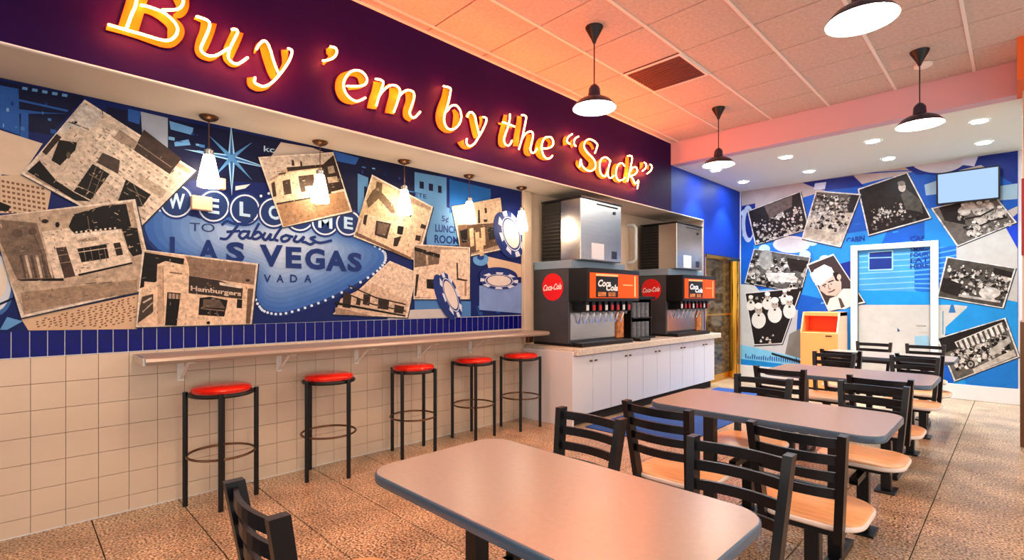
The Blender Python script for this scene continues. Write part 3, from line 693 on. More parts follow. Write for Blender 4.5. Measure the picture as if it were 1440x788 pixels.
# chips pile behind
p.many([[(1060, 345), (1180, 330), (1250, 320), (1200, 430), (1060, 400)]], B2)
p.ell(1105, 362, 40, 20, (30, 110, 200)); p.ell(1113, 344, 26, 12, (210, 206, 206)); p.ell(1113, 344, 21, 9, (196, 196, 200))
for a in ((1090, 362), (1132, 358), (1075, 350), (1142, 340), (1160, 365), (1052, 330), (1050, 300)): p.ell(a[0], a[1], 8, 6, (176, 206, 230))
p.ell(1052, 315, 9, 26, (170, 190, 216)); p.ell(1054, 315, 6, 20, B3)
# blue clapboard house (behind the door)
p.poly([(1205, 350), (1345, 330), (1345, 430), (1205, 420)], (64, 150, 214))
for k in range(13): p.poly([(1290, 314 + k * 8), (1345, 310 + k * 9), (1345, 312 + k * 9), (1290, 316 + k * 8)], (24, 90, 170), 0)
p.z += 0.0002
for k in range(9): p.poly([(1208, 360 + k * 8), (1286, 356 + k * 8), (1286, 357.6 + k * 8), (1208, 361.6 + k * 8)], (120, 180, 220), 0)
p.z += 0.0002
p.poly([(1286, 350), (1345, 330), (1345, 420), (1308, 420), (1286, 408)], (24, 100, 190))
for k in range(10): p.poly([(1286, 356 + k * 6), (1345, 342 + k * 8), (1345, 344 + k * 8), (1286, 358 + k * 6)], (80, 160, 220), 0)
p.z += 0.0002
p.poly([(1221, 355), (1256, 352), (1256, 380), (1221, 381)], (150, 200, 226)); p.poly([(1222.5, 356), (1254, 353.5), (1254, 378), (1222.5, 379.5)], (16, 48, 124))
p.line([(1223, 363), (1254, 362)], 0.8, (120, 170, 210))
for i, s_ in enumerate(('SMALL', 'FOUR', 'EAT', 'HERE')): p.text(s_, [(1280, 348 + i * 8), (1306, 346 + i * 8), (1306, 352.5 + i * 8), (1280, 354.5 + i * 8)], (14, 50, 130), 0.03)
for s_, x in (('CABIN', 1190), ('CAFE', 1280)): p.text(s_, [(x, 335 if x < 1200 else 333), (x + 26, 331), (x + 26, 339), (x, 343 if x < 1200 else 340)], (14, 50, 130), 0.04)
p.poly([(1170, 340), (1205, 340), (1205, 500), (1170, 500)], B2)
p.poly([(1178, 372), (1200, 366), (1205, 420), (1190, 400)], B3)
p.poly([(1200, 408), (1345, 412), (1431, 420), (1431, 470), (1200, 470)], (24, 140, 208))
p.poly([(1205, 429), (1345, 429), (1362, 431), (1330, 460), (1322, 540), (1200, 528)], (190, 190, 184))
p.ell(1300, 478, 10, 6, (190, 200, 200)); p.poly([(1286, 473), (1306, 472), (1308, 490), (1287, 489)], (140, 184, 206)); p.poly([(1262, 461), (1266, 466), (1262, 467)], (30, 70, 110))
p.poly([(1337, 429), (1334, 440), (1344, 440), (1341, 429)], (40, 110, 170)); p.line([(1326, 438), (1326, 470)], 1, (110, 150, 170))
p.poly([(1345, 330), (1431, 290), (1431, 425), (1360, 410), (1345, 370)], (182, 182, 178))
p.poly([(1300, 290), (1350, 320), (1350, 345), (1300, 350)], B2)
p.poly([(1412, 316), (1431, 300), (1431, 350)], (20, 60, 190))
p.poly([(1360, 431), (1431, 428), (1431, 546), (1340, 540)], (30, 136, 206))
p.many([[(1350, 520), (1431, 500), (1431, 546), (1360, 543)]], (24, 110, 190))
p.poly([(1042, 400), (1060, 400), (1130, 480), (1200, 500), (1200, 530), (1042, 519)], (190, 192, 190))
p.poly([(1042, 485), (1110, 500), (1190, 515), (1190, 529), (1042, 519)], (120, 190, 224))
p.poly([(1042, 505), (1100, 512), (1130, 524), (1042, 519)], (24, 130, 204))
for k in range(26): 
    x = 1048 + k * 3.1; p.poly([(x, 497 + k * 0.25 + random.uniform(0, 5)), (x + 1.8, 497 + k * 0.25 + random.uniform(0, 4)), (x + 1.4, 505 + k * 0.3), (x, 504 + k * 0.3)], (20, 70, 150), 0)
p.z += 0.00006
p.poly([(1085, 496), (1128, 508), (1128, 512), (1085, 499)], (30, 34, 44))
p.poly([(1103, 438), (1122, 436), (1118, 498), (1085, 494)], (186, 188, 190))
p.poly([(1110, 470), (1130, 460), (1130, 506), (1104, 498)], (120, 118, 110))
FS = p.z + 0.0005
mf = p.build('wall_mural', M['print']); tag(mf, 'blue collage mural of crowds and a clapboard house covering the far wall', 'mural')
def blob(q, x, y, rx, ry, col, rnd):
    q.poly([(x + rx * rnd.uniform(0.6, 1.25) * math.cos(2 * PI * k / 7), y + ry * rnd.uniform(0.6, 1.25) * math.sin(2 * PI * k / 7)) for k in range(7)], col, 0.00001)
def crowd(q, quad, n, lo=(150, 222), dark=(22, 20, 20), size=3.2, seed=1, region=None):
    rnd = random.Random(seed)
    for i in range(n):
        u, v = rnd.random(), rnd.random()
        if region: u = region[0] + u * (region[2] - region[0]); v = region[1] + v * (region[3] - region[1])
        x, y = q.uv(u, v); s_ = size * rnd.uniform(0.6, 1.2)
        g = rnd.uniform(*lo); col = (g, g * 0.97, g * 0.92)
        blob(q, x, y + s_ * 1.1, s_ * 1.1, s_ * 0.9, col if rnd.random() < 0.6 else dark, rnd)
        blob(q, x, y, s_ * 0.45, s_ * 0.55, (g * 0.75, g * 0.7, g * 0.66), rnd)
        blob(q, x, y - s_ * 0.4, s_ * 0.5, s_ * 0.3, dark if rnd.random() < 0.6 else (230, 228, 222), rnd)
    q.z += 0.0001
FP, BK, GR = (208, 208, 204), (28, 25, 25), (120, 116, 110)
def f1(q): crowd(q, 0, 150, seed=1, size=2.4, region=(0.05, 0.35, 0.95, 0.95)); q.U([(0.3, 0.02), (0.85, 0.02), (0.8, 0.3), (0.35, 0.4)], (96, 82, 76))
photo(mf, 'far', [(1051, 297), (1126, 269), (1138, 322), (1062, 345)], 'photo_print', 'printed photo of a dark indoor crowd, upper left of the far mural', f1, FS, 0.04, BK, 'photo_far', FP)
def f2(q):
    q.U([(0, 0.4), (1, 0.35), (1, 1), (0, 1)], (186, 176, 160)); crowd(q, 0, 170, seed=2, size=2.6, lo=(130, 216), region=(0.04, 0.04, 0.95, 0.72)); q.U([(0.8, 0.0), (1, 0), (1, 0.35), (0.85, 0.3)], BK)
    q.U([(0, 0.76), (0.9, 0.8), (0.95, 0.95), (0, 0.92)], (170, 158, 142))
photo(mf, 'far', [(1147.5, 268), (1211, 273), (1182, 348), (1127, 336)], 'photo_print', 'printed photo of a dense seated crowd, narrow upright sheet', f2, FS + 0.0016, 0.05, (90, 78, 68), 'photo_far', FP)
def f3(q):
    crowd(q, 0, 60, seed=3, size=2.0, lo=(150, 220), region=(0.08, 0.5, 0.7, 0.78)); crowd(q, 0, 16, seed=4, size=2.2, lo=(70, 130), region=(0.05, 0.75, 0.95, 0.97))
    q.ell(*q.uv(0.80, 0.24), 5.2, 6.5, (196, 186, 176)); q.ell(*q.uv(0.82, 0.16), 5.5, 3.5, (120, 112, 106)); q.U([(0.72, 0.38), (0.86, 0.30), (1.0, 0.62), (0.94, 0.86), (0.70, 0.70)], (74, 72, 66))
photo(mf, 'far', [(1206, 266), (1276, 242), (1310, 307), (1221, 332)], 'photo_print', 'printed photo of a speaker before a dark banquet hall', f3, FS, 0.045, BK, 'photo_far', FP)
def f4(q):
    q.U([(0.1, 0.0), (0.5, 0.0), (0.3, 0.6), (0.05, 0.35)], BK)
    for u, v, s_ in ((0.42, 0.25, 9), (0.55, 0.15, 9), (0.65, 0.35, 11), (0.8, 0.3, 9), (0.75, 0.55, 11), (0.55, 0.6, 9), (0.4, 0.75, 8), (0.9, 0.6, 9), (0.3, 0.85, 7)):
        x, y = q.uv(u, v); q.ell(x, y, s_, s_ * 0.7, (190, 186, 178)); q.ell(x - 1, y - s_ * 0.7, s_ * 0.38, s_ * 0.42, (150, 140, 130)); q.ell(x - 1, y - s_ * 1.0, s_ * 0.4, s_ * 0.22, (226, 224, 218))
    crowd(q, 0, 50, seed=24, size=2.6, lo=(120, 215), region=(0.25, 0.3, 0.98, 0.95))
    q.line([q.uv(0.35, 0.45), q.uv(0.6, 0.5), q.uv(0.85, 0.42)], 1.2, BK); q.line([q.uv(0.5, 0.75), q.uv(0.7, 0.72), q.uv(0.95, 0.78)], 1.2, BK)
photo(mf, 'far', [(1309, 293), (1398, 273), (1430, 313), (1346, 347)], 'photo_print', 'printed photo of workers in paper caps just under the screen', f4, FS, 0.05, (96, 90, 84), 'photo_far', FP)
def f5(q):
    crowd(q, 0, 130, seed=5, size=3.0, lo=(140, 226), region=(0.05, 0.15, 0.98, 0.8)); q.U([(0, 0.5), (0.3, 0.6), (0.32, 0.92), (0, 0.85)], BK)
    q.ell(*q.uv(0.75, 0.7), 15, 8, (200, 196, 188)); q.U([(0.3, 0.85), (0.95, 0.85), (0.95, 0.9), (0.3, 0.92)], (180, 176, 170)); q.U([(0.7, 0.05), (1, 0.1), (1, 0.25), (0.72, 0.2)], BK)
photo(mf, 'far', [(1331, 361), (1429, 377), (1411, 434), (1317, 418)], 'photo_print', 'printed photo of workers crowding a counter, right of the white door', f5, FS, 0.045, (70, 66, 60), 'photo_far', FP)
def f6(q):
    q.U([(0, 0), (1, 0), (1, 0.3), (0, 0.35)], BK); q.U([(0.2, 0.18), (0.95, 0.06), (1.0, 0.30), (0.22, 0.42)], (206, 202, 194))
    for k in range(10): q.U([(0.22 + k * 0.08, 0.2 - k * 0.012), (0.26 + k * 0.08, 0.19 - k * 0.012), (0.26 + k * 0.08, 0.42 - k * 0.012), (0.23 + k * 0.08, 0.43 - k * 0.012)], (70, 66, 60))
    crowd(q, 0, 110, seed=6, size=3.2, lo=(150, 224), region=(0.1, 0.35, 0.95, 0.78)); q.ell(*q.uv(0.3, 0.78), 6, 6, BK); q.ell(*q.uv(0.3, 0.78), 4, 4, (150, 146, 136)); q.ell(*q.uv(0.3, 0.78), 1.5, 1.5, BK)
    q.U([(0.3, 0.9), (0.98, 0.8), (0.98, 0.97), (0.3, 1.0)], (180, 172, 160)); q.U([(0.62, 0.62), (0.98, 0.45), (0.98, 0.6), (0.66, 0.78)], (170, 166, 156))
photo(mf, 'far', [(1317, 476), (1414, 447), (1434, 502), (1342, 537)], 'photo_print', 'printed photo of a team by a parked old vehicle, lowest at the right', f6, FS, 0.045, (88, 84, 76), 'photo_far', FP)
c = crop(1110, 340, 4.375)
def f7(q):
    q.poly(c([(150, 175), (215, 140), (260, 160), (275, 190), (240, 250), (160, 270)]), (218, 212, 204))
    q.poly(c([(125, 200), (215, 140), (275, 185), (265, 215), (185, 272), (150, 250)]), (226, 222, 214))
    q.poly(c([(185, 272), (262, 215), (290, 200), (320, 250), (320, 300), (285, 335), (230, 330), (190, 300)]), (186, 170, 156))
    q.poly(c([(265, 190), (300, 190), (318, 225), (300, 245), (285, 240)]), BK); q.ell(*c([(306, 218)])[0], 3.0, 4.2, (196, 180, 166))
    q.line(c([(205, 272), (225, 262)]), 0.9, BK); q.line(c([(240, 250), (272, 238)]), 0.9, BK); q.ell(*c([(218, 278)])[0], 1.2, 0.8, BK, n=8); q.ell(*c([(258, 262)])[0], 1.2, 0.8, BK, n=8)
    q.line(c([(240, 265), (244, 292), (256, 290)]), 0.6, (110, 96, 88)); q.line(c([(240, 312), (262, 306), (280, 296)]), 0.9, (90, 60, 56))
    q.poly(c([(230, 400), (250, 350), (290, 335), (330, 290), (420, 290), (420, 380), (340, 415), (240, 415)]), (222, 210, 200)); q.poly(c([(300, 345), (318, 350), (342, 400), (318, 412)]), (70, 60, 58))
photo(mf, 'far', [(1134, 372), (1172, 357), (1217, 426), (1165, 438)], 'photo_print', 'printed portrait of a smiling person in a white paper cap and tie', f7, FS + 0.0010, 0.06, (56, 46, 46), 'print', FP)
def f8(q): crowd(q, 0, 100, seed=8, size=3.2, lo=(150, 220), region=(0.02, 0.1, 0.98, 0.95)); q.ell(*q.uv(0.25, 0.25), 10, 14, (150, 150, 144)); q.U([(0.3, 0.62), (0.8, 0.5), (0.9, 0.75), (0.4, 0.85)], (212, 208, 200)); q.U([(0.6, 0.1), (1, 0.1), (0.95, 0.45), (0.7, 0.4)], BK)
photo(mf, 'far', [(1060, 350), (1140, 362), (1126, 412), (1047, 398)], 'photo_print', 'printed photo of cooks bent over a counter', f8, FS, 0.03, (84, 84, 80), 'photo_far', FP)
def f9(q):
    crowd(q, 0, 30, seed=19, size=3.4, lo=(130, 200), region=(0.03, 0.02, 0.98, 0.45))
    for u, v, s_ in ((0.4, 0.10, 7), (0.08, 0.12, 6), (0.72, 0.06, 6), (0.22, 0.34, 10), (0.56, 0.26, 10), (0.86, 0.24, 9)):
        x, y = q.uv(u, v); q.ell(x, y + s_ * 1.4, s_, s_ * 1.2, (216, 216, 208)); q.ell(x, y, s_ * 0.5, s_ * 0.6, (176, 164, 150)); q.ell(x, y - s_ * 0.6, s_ * 0.55, s_ * 0.42, (224, 224, 216)); q.ell(x, y + s_ * 0.75, 1.8, 1.4, BK); q.ell(x - 2, y, 0.9, 0.7, BK, n=8); q.ell(x + 2, y, 0.9, 0.7, BK, n=8)
    q.U([(0.1, 0.75), (0.9, 0.68), (0.9, 1.0), (0.15, 1.0)], BK); crowd(q, 0, 8, seed=9, size=2.5, region=(0.2, 0.85, 0.7, 0.97))
photo(mf, 'far', [(1047, 412), (1128, 404), (1100, 484), (1060, 486)], 'photo_print', 'printed photo of three cooks in white caps and bow ties', f9, FS + 0.0010, 0.04, BK, 'print', FP)

# far white door frame
df = MB()
for a, b in ((-1.79, -1.70), (-0.85, -0.765)): df.box(a, b, FY - 0.045, FY + 0.01, 0, 2.17, 0.006)
df.box(-1.695, -0.855, FY - 0.044, FY + 0.01, 2.09, 2.169, 0.004)
dd = df.build('door_2', M['white']); tag(dd, 'white framed door covered by the far mural print', 'door', kind='structure')
MB().box(-1.70, -1.695, FY - 0.034, FY - 0.005, 0, 2.09).box(-0.855, -0.85, FY - 0.034, FY - 0.005, 0, 2.09).build('door_gap', M['dark'], dd)
MB().tube([(-0.90, FY - 0.04, 0.98), (-0.90, FY - 0.08, 0.98), (-1.0, FY - 0.08, 0.98)], 0.011, 8).rev([(0.0, 0), (0.0, 0)], n=3, cap=(False, False)).build('door_handle', M['chrome'], dd, smooth=True)
# wall screen
tv = thing('wall_screen', (-0.465, FY - 0.10, 2.86), 'black framed flat screen glowing pale blue, high on the far mural', 'television')
MB().box(-0.315, 0.315, -0.03, 0.03, -0.215, 0.215, 0.006).build('frame', M['black'], tv)
MB().box(-0.295, 0.295, -0.034, -0.028, -0.193, 0.195).build('screen', M['screen'], tv)
MB().box(-0.08, 0.08, 0.03, 0.10, -0.08, 0.08).build('wall_bracket', M['black'], tv)
tv.rotation_euler = (math.radians(6), 0, 0)

# ================================================================== BAR SHELF
b = MB(); prof = [(0.0, 0.0), (0.0, -0.045), (0.355, -0.045), (0.372, -0.038), (0.38, -0.0225), (0.372, -0.007), (0.355, 0.0)]
def xprism(prof, ya, yb, x=WX, z=1.0):
    m_ = MB(); n = len(prof)
    m_.add([(x + a, yy, z + c_) for yy in (ya, yb) for a, c_ in prof], [tuple(range(n)), tuple(range(n, 2 * n))[::-1]] + [(k, (k + 1) % n, n + (k + 1) % n, n + k) for k in range(n)])
    return m_
br = thing('bar_shelf', (0, 0, 0), 'long grey laminate bar counter fixed to the tiled wall above the stools', 'counter')
xprism(prof[:2] + [(0.35, -0.045), (0.35, 0.0)], 0.56, 4.19).build('shelf_top', M['bar'], br)
xprism([(0.35, -0.045), (0.372, -0.040), (0.382, -0.0225), (0.372, -0.005), (0.35, 0.0)], 0.56, 4.19).build('metal_nosing', M['nosing'], br, smooth=True)
xprism([(0, 0), (0, -0.045), (0.35, -0.045), (0.35, 0)], 0.55, 0.56).build('end_cap', M['steel'], br)
bk = MB().box(0, 0.012, -0.02, 0.02, 0.80, 0.955).box(0, 0.30, -0.02, 0.02, 0.943, 0.955).bar((0.012, 0, 0.81), (0.22, 0, 0.943), 0.012, 0.02).mesh('bracket', M['tee'])
for y in (0.81, 1.45, 2.09, 2.73, 3.36): link('bracket', bk, br, (WX + 0.001, y, 0))
# cover plates on mural
for i, (qd, lb) in enumerate((((270, 274, 299, 297), 'cream blank cover plate between the W and E discs of the mural'), ((309, 250, 318, 267), 'small cream cover plate beside the first pendant glass'))):
    a = onx(qd[0], qd[1], WX + 0.05); b2 = onx(qd[2], qd[3], WX + 0.05)
    o = MB().box(0, 0.05 - 0.0005, 0, abs(b2[1] - a[1]), 0, abs(a[2] - b2[2]), 0.004).build('cover_plate', M['peach'], loc=(WX + 0.0, min(a[1], b2[1]), min(a[2], b2[2]))); tag(o, lb, 'plate')

# ================================================================== NEON SIGN
sign = thing('neon_sign', (FX, 2.0, 3.0), "red and yellow neon lettering reading Buy 'em by the \"Sack\" on the blue fascia", 'sign')
def LX(x, y, off):
    q = onx(x, y, FX + off); return (q[0] - FX, q[1] - 2.0, q[2] - 3.0)
def ribbon(mb, pts, off0, off1):
    pts = smooth_line(pts, 4); n = len(pts); L = []; R = []
    for i in range(n):
        a, c_ = pts[max(0, i - 1)], pts[min(n - 1, i + 1)]; dx, dy = c_[0] - a[0], c_[1] - a[1]; l = math.hypot(dx, dy) or 1; h = abs(pts[i][2])
        L.append((pts[i][0] - dy / l * h, pts[i][1] + dx / l * h)); R.append((pts[i][0] + dy / l * h, pts[i][1] - dx / l * h))
    vs = [LX(x, y, off1) for x, y in L] + [LX(x, y, off1) for x, y in R] + [LX(x, y, off0) for x, y in L] + [LX(x, y, off0) for x, y in R]
    fs = []
    for i in range(n - 1):
        fs += [(i, i + 1, n + i + 1, n + i), (2 * n + i, i, i + 1, 2 * n + i + 1), (n + i, n + i + 1, 3 * n + i + 1, 3 * n + i)]
    fs += [(0, n, 3 * n, 2 * n), (n - 1, 2 * n - 1, 4 * n - 1, 3 * n - 1)]
    mb.add(vs, fs)
def letter(c_, backs, tubes):
    mb = MB()
    for i, st in enumerate(backs): ribbon(mb, c_(st), 0.0005, 0.022 + i * 0.0006)
    L = mb.build('letter', M['letter'], sign)
    tb = MB()
    for st in tubes:
        pl = smooth_line(c_(st), 5); tb.tube([LX(x, y, 0.085) for x, y in pl], 0.0072, 7)
        a, z = pl[0], pl[-1]
        for e in (a, z): tb.tube([LX(e[0], e[1], 0.085), LX(e[0], e[1], 0.022)], 0.006, 6)
    tb.build('neon_tube', M['neon'], L, smooth=True)
n1, n2, n3, n4, n5, n6 = crop(140, 0, 9.6), crop(260, 10, 6.0625), crop(440, 50, 6.0625), crop(600, 110, 7.16), crop(690, 150, 9.85), crop(780, 170, 7.507)
letter(n1, [[(560, -260, 140), (495, 40, 140), (440, 220, 140), (385, 400, 140)],
            [(90, 375, 28), (300, 425, 34), (500, 475, 42), (700, 545, 45), (880, 590, 55), (980, 550, 85), (1030, 430, 118), (980, 320, 88), (850, 230, 62), (700, 160, 42), (560, 130, 36)],
            [(1000, 225, 25), (1090, 180, 60), (1120, 80, 88), (1080, -50, 100), (950, -150, 70), (700, -215, 42), (380, -290, 34)]],
       [[(125, 333), (350, 400), (600, 470), (800, 530), (930, 545), (1020, 490), (1055, 400), (1020, 310), (920, 210), (830, 150), (640, 85), (560, 70)],
        [(360, 385), (380, 340), (430, 200), (480, 90), (500, 0), (520, -60), (590, -250)], [(850, 135), (1000, 132), (1080, 110), (1125, 50), (1125, -20), (1060, -110), (900, -180), (700, -230), (400, -300)]])
letter(n2, [[(80, 95, 8), (150, 120, 14), (200, 128, 10)], [(205, 130, 68), (185, 220, 62), (150, 310, 60), (135, 380, 48), (170, 430, 24), (230, 440, 18), (300, 400, 13), (345, 365, 12)], [(452, 205, 52), (425, 270, 55), (385, 360, 55), (368, 430, 45), (392, 488, 20), (430, 503, 11), (475, 488, 8)]],
       [[(100, 80), (150, 95), (195, 115), (212, 145), (200, 200), (165, 280), (138, 345), (150, 385), (195, 412), (250, 415), (300, 395), (355, 360), (378, 350)], [(400, 190), (435, 190), (450, 215), (430, 260), (400, 320), (378, 370), (372, 430), (395, 465), (440, 485), (480, 470), (535, 430)]])
letter(n2, [[(590, 395, 6), (620, 335, 18), (660, 325, 30), (700, 430, 38), (735, 540, 36), (755, 610, 22)], [(556, 600, 28), (568, 660, 32), (620, 698, 20), (690, 690, 16), (745, 640, 12), (800, 565, 10)], [(850, 365, 30), (852, 430, 26), (838, 490, 12), (800, 560, 10)]],
       [[(610, 358), (640, 310), (675, 288), (705, 310), (730, 370), (760, 470), (800, 575)], [(880, 352), (912, 370), (905, 420), (870, 490), (800, 585), (740, 645), (680, 675), (630, 665), (595, 640), (600, 600)]])
letter(n3, [[(128, 105, 20), (150, 140, 40), (150, 180, 22), (120, 212, 12), (85, 248, 10)]], [[(150, 95), (190, 105), (205, 140), (185, 180), (140, 205), (85, 215)]])
letter(n3, [[(300, 455, 10), (400, 440, 14), (418, 390, 28), (390, 340, 24), (310, 325, 22), (248, 370, 40), (225, 450, 36), (262, 530, 36), (330, 570, 18), (400, 558, 8)]],
       [[(290, 430), (380, 432), (440, 420), (462, 380), (440, 330), (390, 298), (330, 305), (285, 350), (262, 410), (275, 480), (320, 535), (380, 560), (448, 530)]])
letter(n3, [[(552, 395, 34), (540, 480, 40), (512, 570, 40), (502, 625, 40)], [(565, 520, 8), (610, 450, 10), (660, 425, 18)], [(690, 445, 38), (690, 520, 42), (665, 600, 38), (652, 665, 38)], [(820, 480, 34), (830, 560, 38), (805, 640, 38), (805, 690, 32), (835, 722, 16)]],
       [[(535, 370), (575, 378), (600, 400), (585, 460), (560, 530), (542, 597)], [(560, 525), (600, 470), (650, 430), (700, 425), (738, 455), (740, 500), (720, 570), (690, 652)], [(735, 520), (775, 480), (820, 465), (860, 490), (860, 545), (835, 620), (825, 665), (850, 700), (880, 690), (915, 650)]])
letter(n4, [[(195, 105, 28), (180, 200, 33), (145, 300, 38), (125, 400, 36), (150, 480, 36), (200, 530, 22), (260, 520, 18), (290, 450, 28), (295, 370, 28), (268, 318, 14)]],
       [[(170, 80), (215, 92), (240, 110), (230, 190), (205, 290), (178, 380), (180, 450), (210, 505), (265, 515), (320, 475), (348, 400), (335, 320), (295, 275), (250, 280), (210, 325), (200, 335)]])
letter(n4, [[(395, 370, 18), (448, 395, 28), (468, 480, 28), (485, 560, 26), (490, 605, 14)], [(542, 385, 18), (546, 440, 14), (530, 505, 8)], [(340, 635, 34), (370, 690, 22), (430, 700, 12), (480, 665, 8)]],
       [[(410, 388), (425, 350), (455, 345), (485, 380), (500, 450), (520, 530), (530, 580)], [(570, 390), (600, 405), (595, 450), (565, 520), (525, 590), (480, 660), (430, 685), (400, 650), (405, 610)]])
letter(n5, [[(205, 115, 25), (190, 200, 30), (160, 330, 36), (140, 440, 38), (150, 525, 38), (205, 555, 14)], [(105, 230, 12), (290, 292, 12)]],
       [[(268, 105), (262, 180), (240, 280), (205, 380), (185, 460), (205, 520), (240, 540), (275, 515), (295, 470)], [(165, 215), (240, 240), (332, 277)]])
letter(n5, [[(398, 135, 30), (385, 260, 36), (360, 400, 38), (345, 550, 38)], [(530, 385, 30), (520, 480, 38), (490, 580, 38), (500, 650, 32), (550, 668, 14)]],
       [[(430, 115), (475, 125), (492, 155), (475, 250), (455, 350), (430, 460), (390, 590)], [(430, 455), (480, 380), (540, 345), (580, 360), (585, 420), (565, 510), (550, 590), (570, 640), (610, 630), (640, 580)]])
letter(n5, [[(795, 560, 14), (820, 500, 24), (760, 445, 20), (680, 480, 36), (650, 580, 38), (670, 670, 36), (730, 722, 22), (800, 728, 10)]],
       [[(710, 575), (780, 580), (850, 550), (868, 490), (840, 430), (790, 420), (740, 445), (710, 520), (710, 600), (735, 680), (780, 720), (830, 710), (855, 680)]])
letter(n6, [[(120, 165, 8), (100, 200, 14), (112, 255, 24)], [(190, 200, 8), (168, 235, 12), (190, 275, 22)]], [[(185, 140), (145, 170), (130, 215), (160, 245)], [(252, 165), (215, 190), (205, 240), (225, 268)]])
letter(n6, [[(405, 300, 14), (370, 240, 16), (300, 235, 22), (285, 300, 32), (340, 370, 34), (390, 430, 34), (370, 500, 28), (300, 520, 20), (240, 460, 18), (240, 420, 10)]],
       [[(425, 340), (440, 300), (452, 255), (430, 225), (400, 205), (360, 195), (320, 225), (312, 280), (350, 340), (400, 390), (430, 440), (425, 500), (380, 530), (330, 515), (290, 470), (275, 410), (265, 485)]])
letter(n6, [[(545, 420, 14), (475, 430, 20), (450, 510, 25), (475, 580, 20), (530, 590, 16), (562, 500, 18)]], [[(590, 425), (540, 385), (490, 410), (475, 480), (490, 560), (535, 585), (560, 530), (585, 430)], [(585, 430), (565, 520), (565, 580), (590, 605), (625, 580)]])
letter(n6, [[(702, 470, 12), (640, 480, 24), (620, 560, 24), (642, 628, 20), (700, 640, 10)]], [[(738, 478), (715, 450), (680, 455), (655, 500), (648, 570), (670, 625), (710, 625), (745, 600)]])
letter(n6, [[(765, 385, 18), (762, 480, 20), (745, 600, 20), (735, 655, 18)], [(842, 520, 18), (805, 570, 12), (825, 640, 20), (850, 690, 10)]], [[(770, 370), (805, 370), (818, 400), (800, 500), (770, 640)], [(785, 560), (820, 500), (858, 490), (872, 530), (840, 570), (790, 582)], [(800, 582), (830, 620), (850, 665), (885, 630), (872, 715)]])
letter(n6, [[(912, 440, 16), (915, 475, 16), (900, 505, 8)], [(985, 470, 12), (985, 515, 10)]], [[(945, 440), (965, 460), (960, 500), (925, 530)], [(1005, 460), (1027, 480), (1015, 525), (975, 558)]])

# ================================================================== PENDANTS
def big_pendant():
    t = thing('pendant_lamp', (0, 0, CEIL), '', 'lamp')
    z = 2.90 - CEIL
    MB().rev([(0.012, -0.13), (0.022, -0.10), (0.07, -0.012), (0.072, 0.0)], n=20).build('canopy', M['black'], t, smooth=True)
    MB().tube([(0, 0, -0.12), (0, 0, z + 0.20)], 0.005, 6).build('rod', M['black'], t)
    MB().rev([(0.176, z), (0.172, z + 0.012), (0.135, z + 0.055), (0.085, z + 0.083), (0.05, z + 0.095), (0.046, z + 0.16), (0.03, z + 0.185), (0.01, z + 0.20)], n=32, cap=(False, True)).build('shade', M['shade'], t, smooth=True)
    MB().rev([(0.174, z + 0.001), (0.130, z + 0.050), (0.08, z + 0.076), (0.02, z + 0.08)], n=32, cap=(False, True)).build('reflector', M['shade_in'], t, smooth=True)
    MB().rev([(0.02, z + 0.008), (0.08, z + 0.010), (0.155, z + 0.016), (0.12, z + 0.045), (0.03, z + 0.07)], n=28).build('bulb_glow', M['bulb'], t, smooth=True)
    return t
BL = [((-2.42, 3.35), 'dark enamel pendant lamp hanging nearest the neon sign, beside the red vent'), ((-2.43, 5.78), 'dark enamel pendant lamp nearest the pink bulkhead corner'),
      ((-0.61, 5.72), 'dark enamel pendant lamp at the right, in front of the white lower ceiling'), ((-0.61, 3.35), 'large dark enamel pendant lamp cropped by the top edge')]
bp0 = None
for (xy, lb) in BL:
    o = big_pendant() if bp0 is None else copy_tree(bp0)
    bp0 = bp0 or o
    o.location = (xy[0], xy[1], CEIL); o['label'] = lb; o['group'] = 'dark pendant lamps over the dining area'
for xy, lb in (((-2.42, 0.80), 'above the bar stools side, nearest the viewer'), ((-0.61, 0.80), 'straight above the viewer'), ((1.2, 3.35), 'to the right, level with the red vent'), ((1.2, 0.80), 'to the right of the viewer')):
    o = copy_tree(bp0); o.location = (xy[0], xy[1], CEIL); o['label'] = 'dark pendant lamp outside the picture, ' + lb; o['group'] = 'pendant lamps outside the picture'
def bar_pendant():
    t = thing('glass_pendant', (0, 0, SOF), '', 'lamp')
    z = 2.11 - SOF
    MB().rev([(0.058, 0.0), (0.058, -0.008), (0.045, -0.022), (0.015, -0.034), (0.006, -0.036)], n=20).build('canopy', M['bronze'], t, smooth=True)
    MB().tube([(0, 0, -0.03), (0, 0, z + 0.26)], 0.004, 6).build('rod', M['bronze'], t)
    MB().rev([(0.030, z + 0.215), (0.030, z + 0.25), (0.012, z + 0.265)], n=16).build('cap', M['steel'], t, smooth=True)
    MB().rev([(0.060, z), (0.070, z + 0.004), (0.069, z + 0.03), (0.052, z + 0.12), (0.036, z + 0.20), (0.031, z + 0.218)], n=24).build('glass_shade', M['frost'], t, smooth=True)
    return t
order = ('first (leftmost)', 'second', 'third', 'fourth', 'fifth (rightmost)')
behind = ('over the star of the mural', 'over the diner photo', 'over the white house photo', 'over the street photo', 'by the cream post')
g0 = None
for i, y in enumerate((0.945, 1.715, 2.485, 3.24, 3.99)):
    o = bar_pendant() if g0 is None else copy_tree(g0)
    g0 = g0 or o
    o.location = (-3.86, y, SOF); o['label'] = 'glowing frosted glass pendant ' + behind[i] + ', ' + order[i] + ' above the bar'; o['group'] = 'glass pendants above the bar'
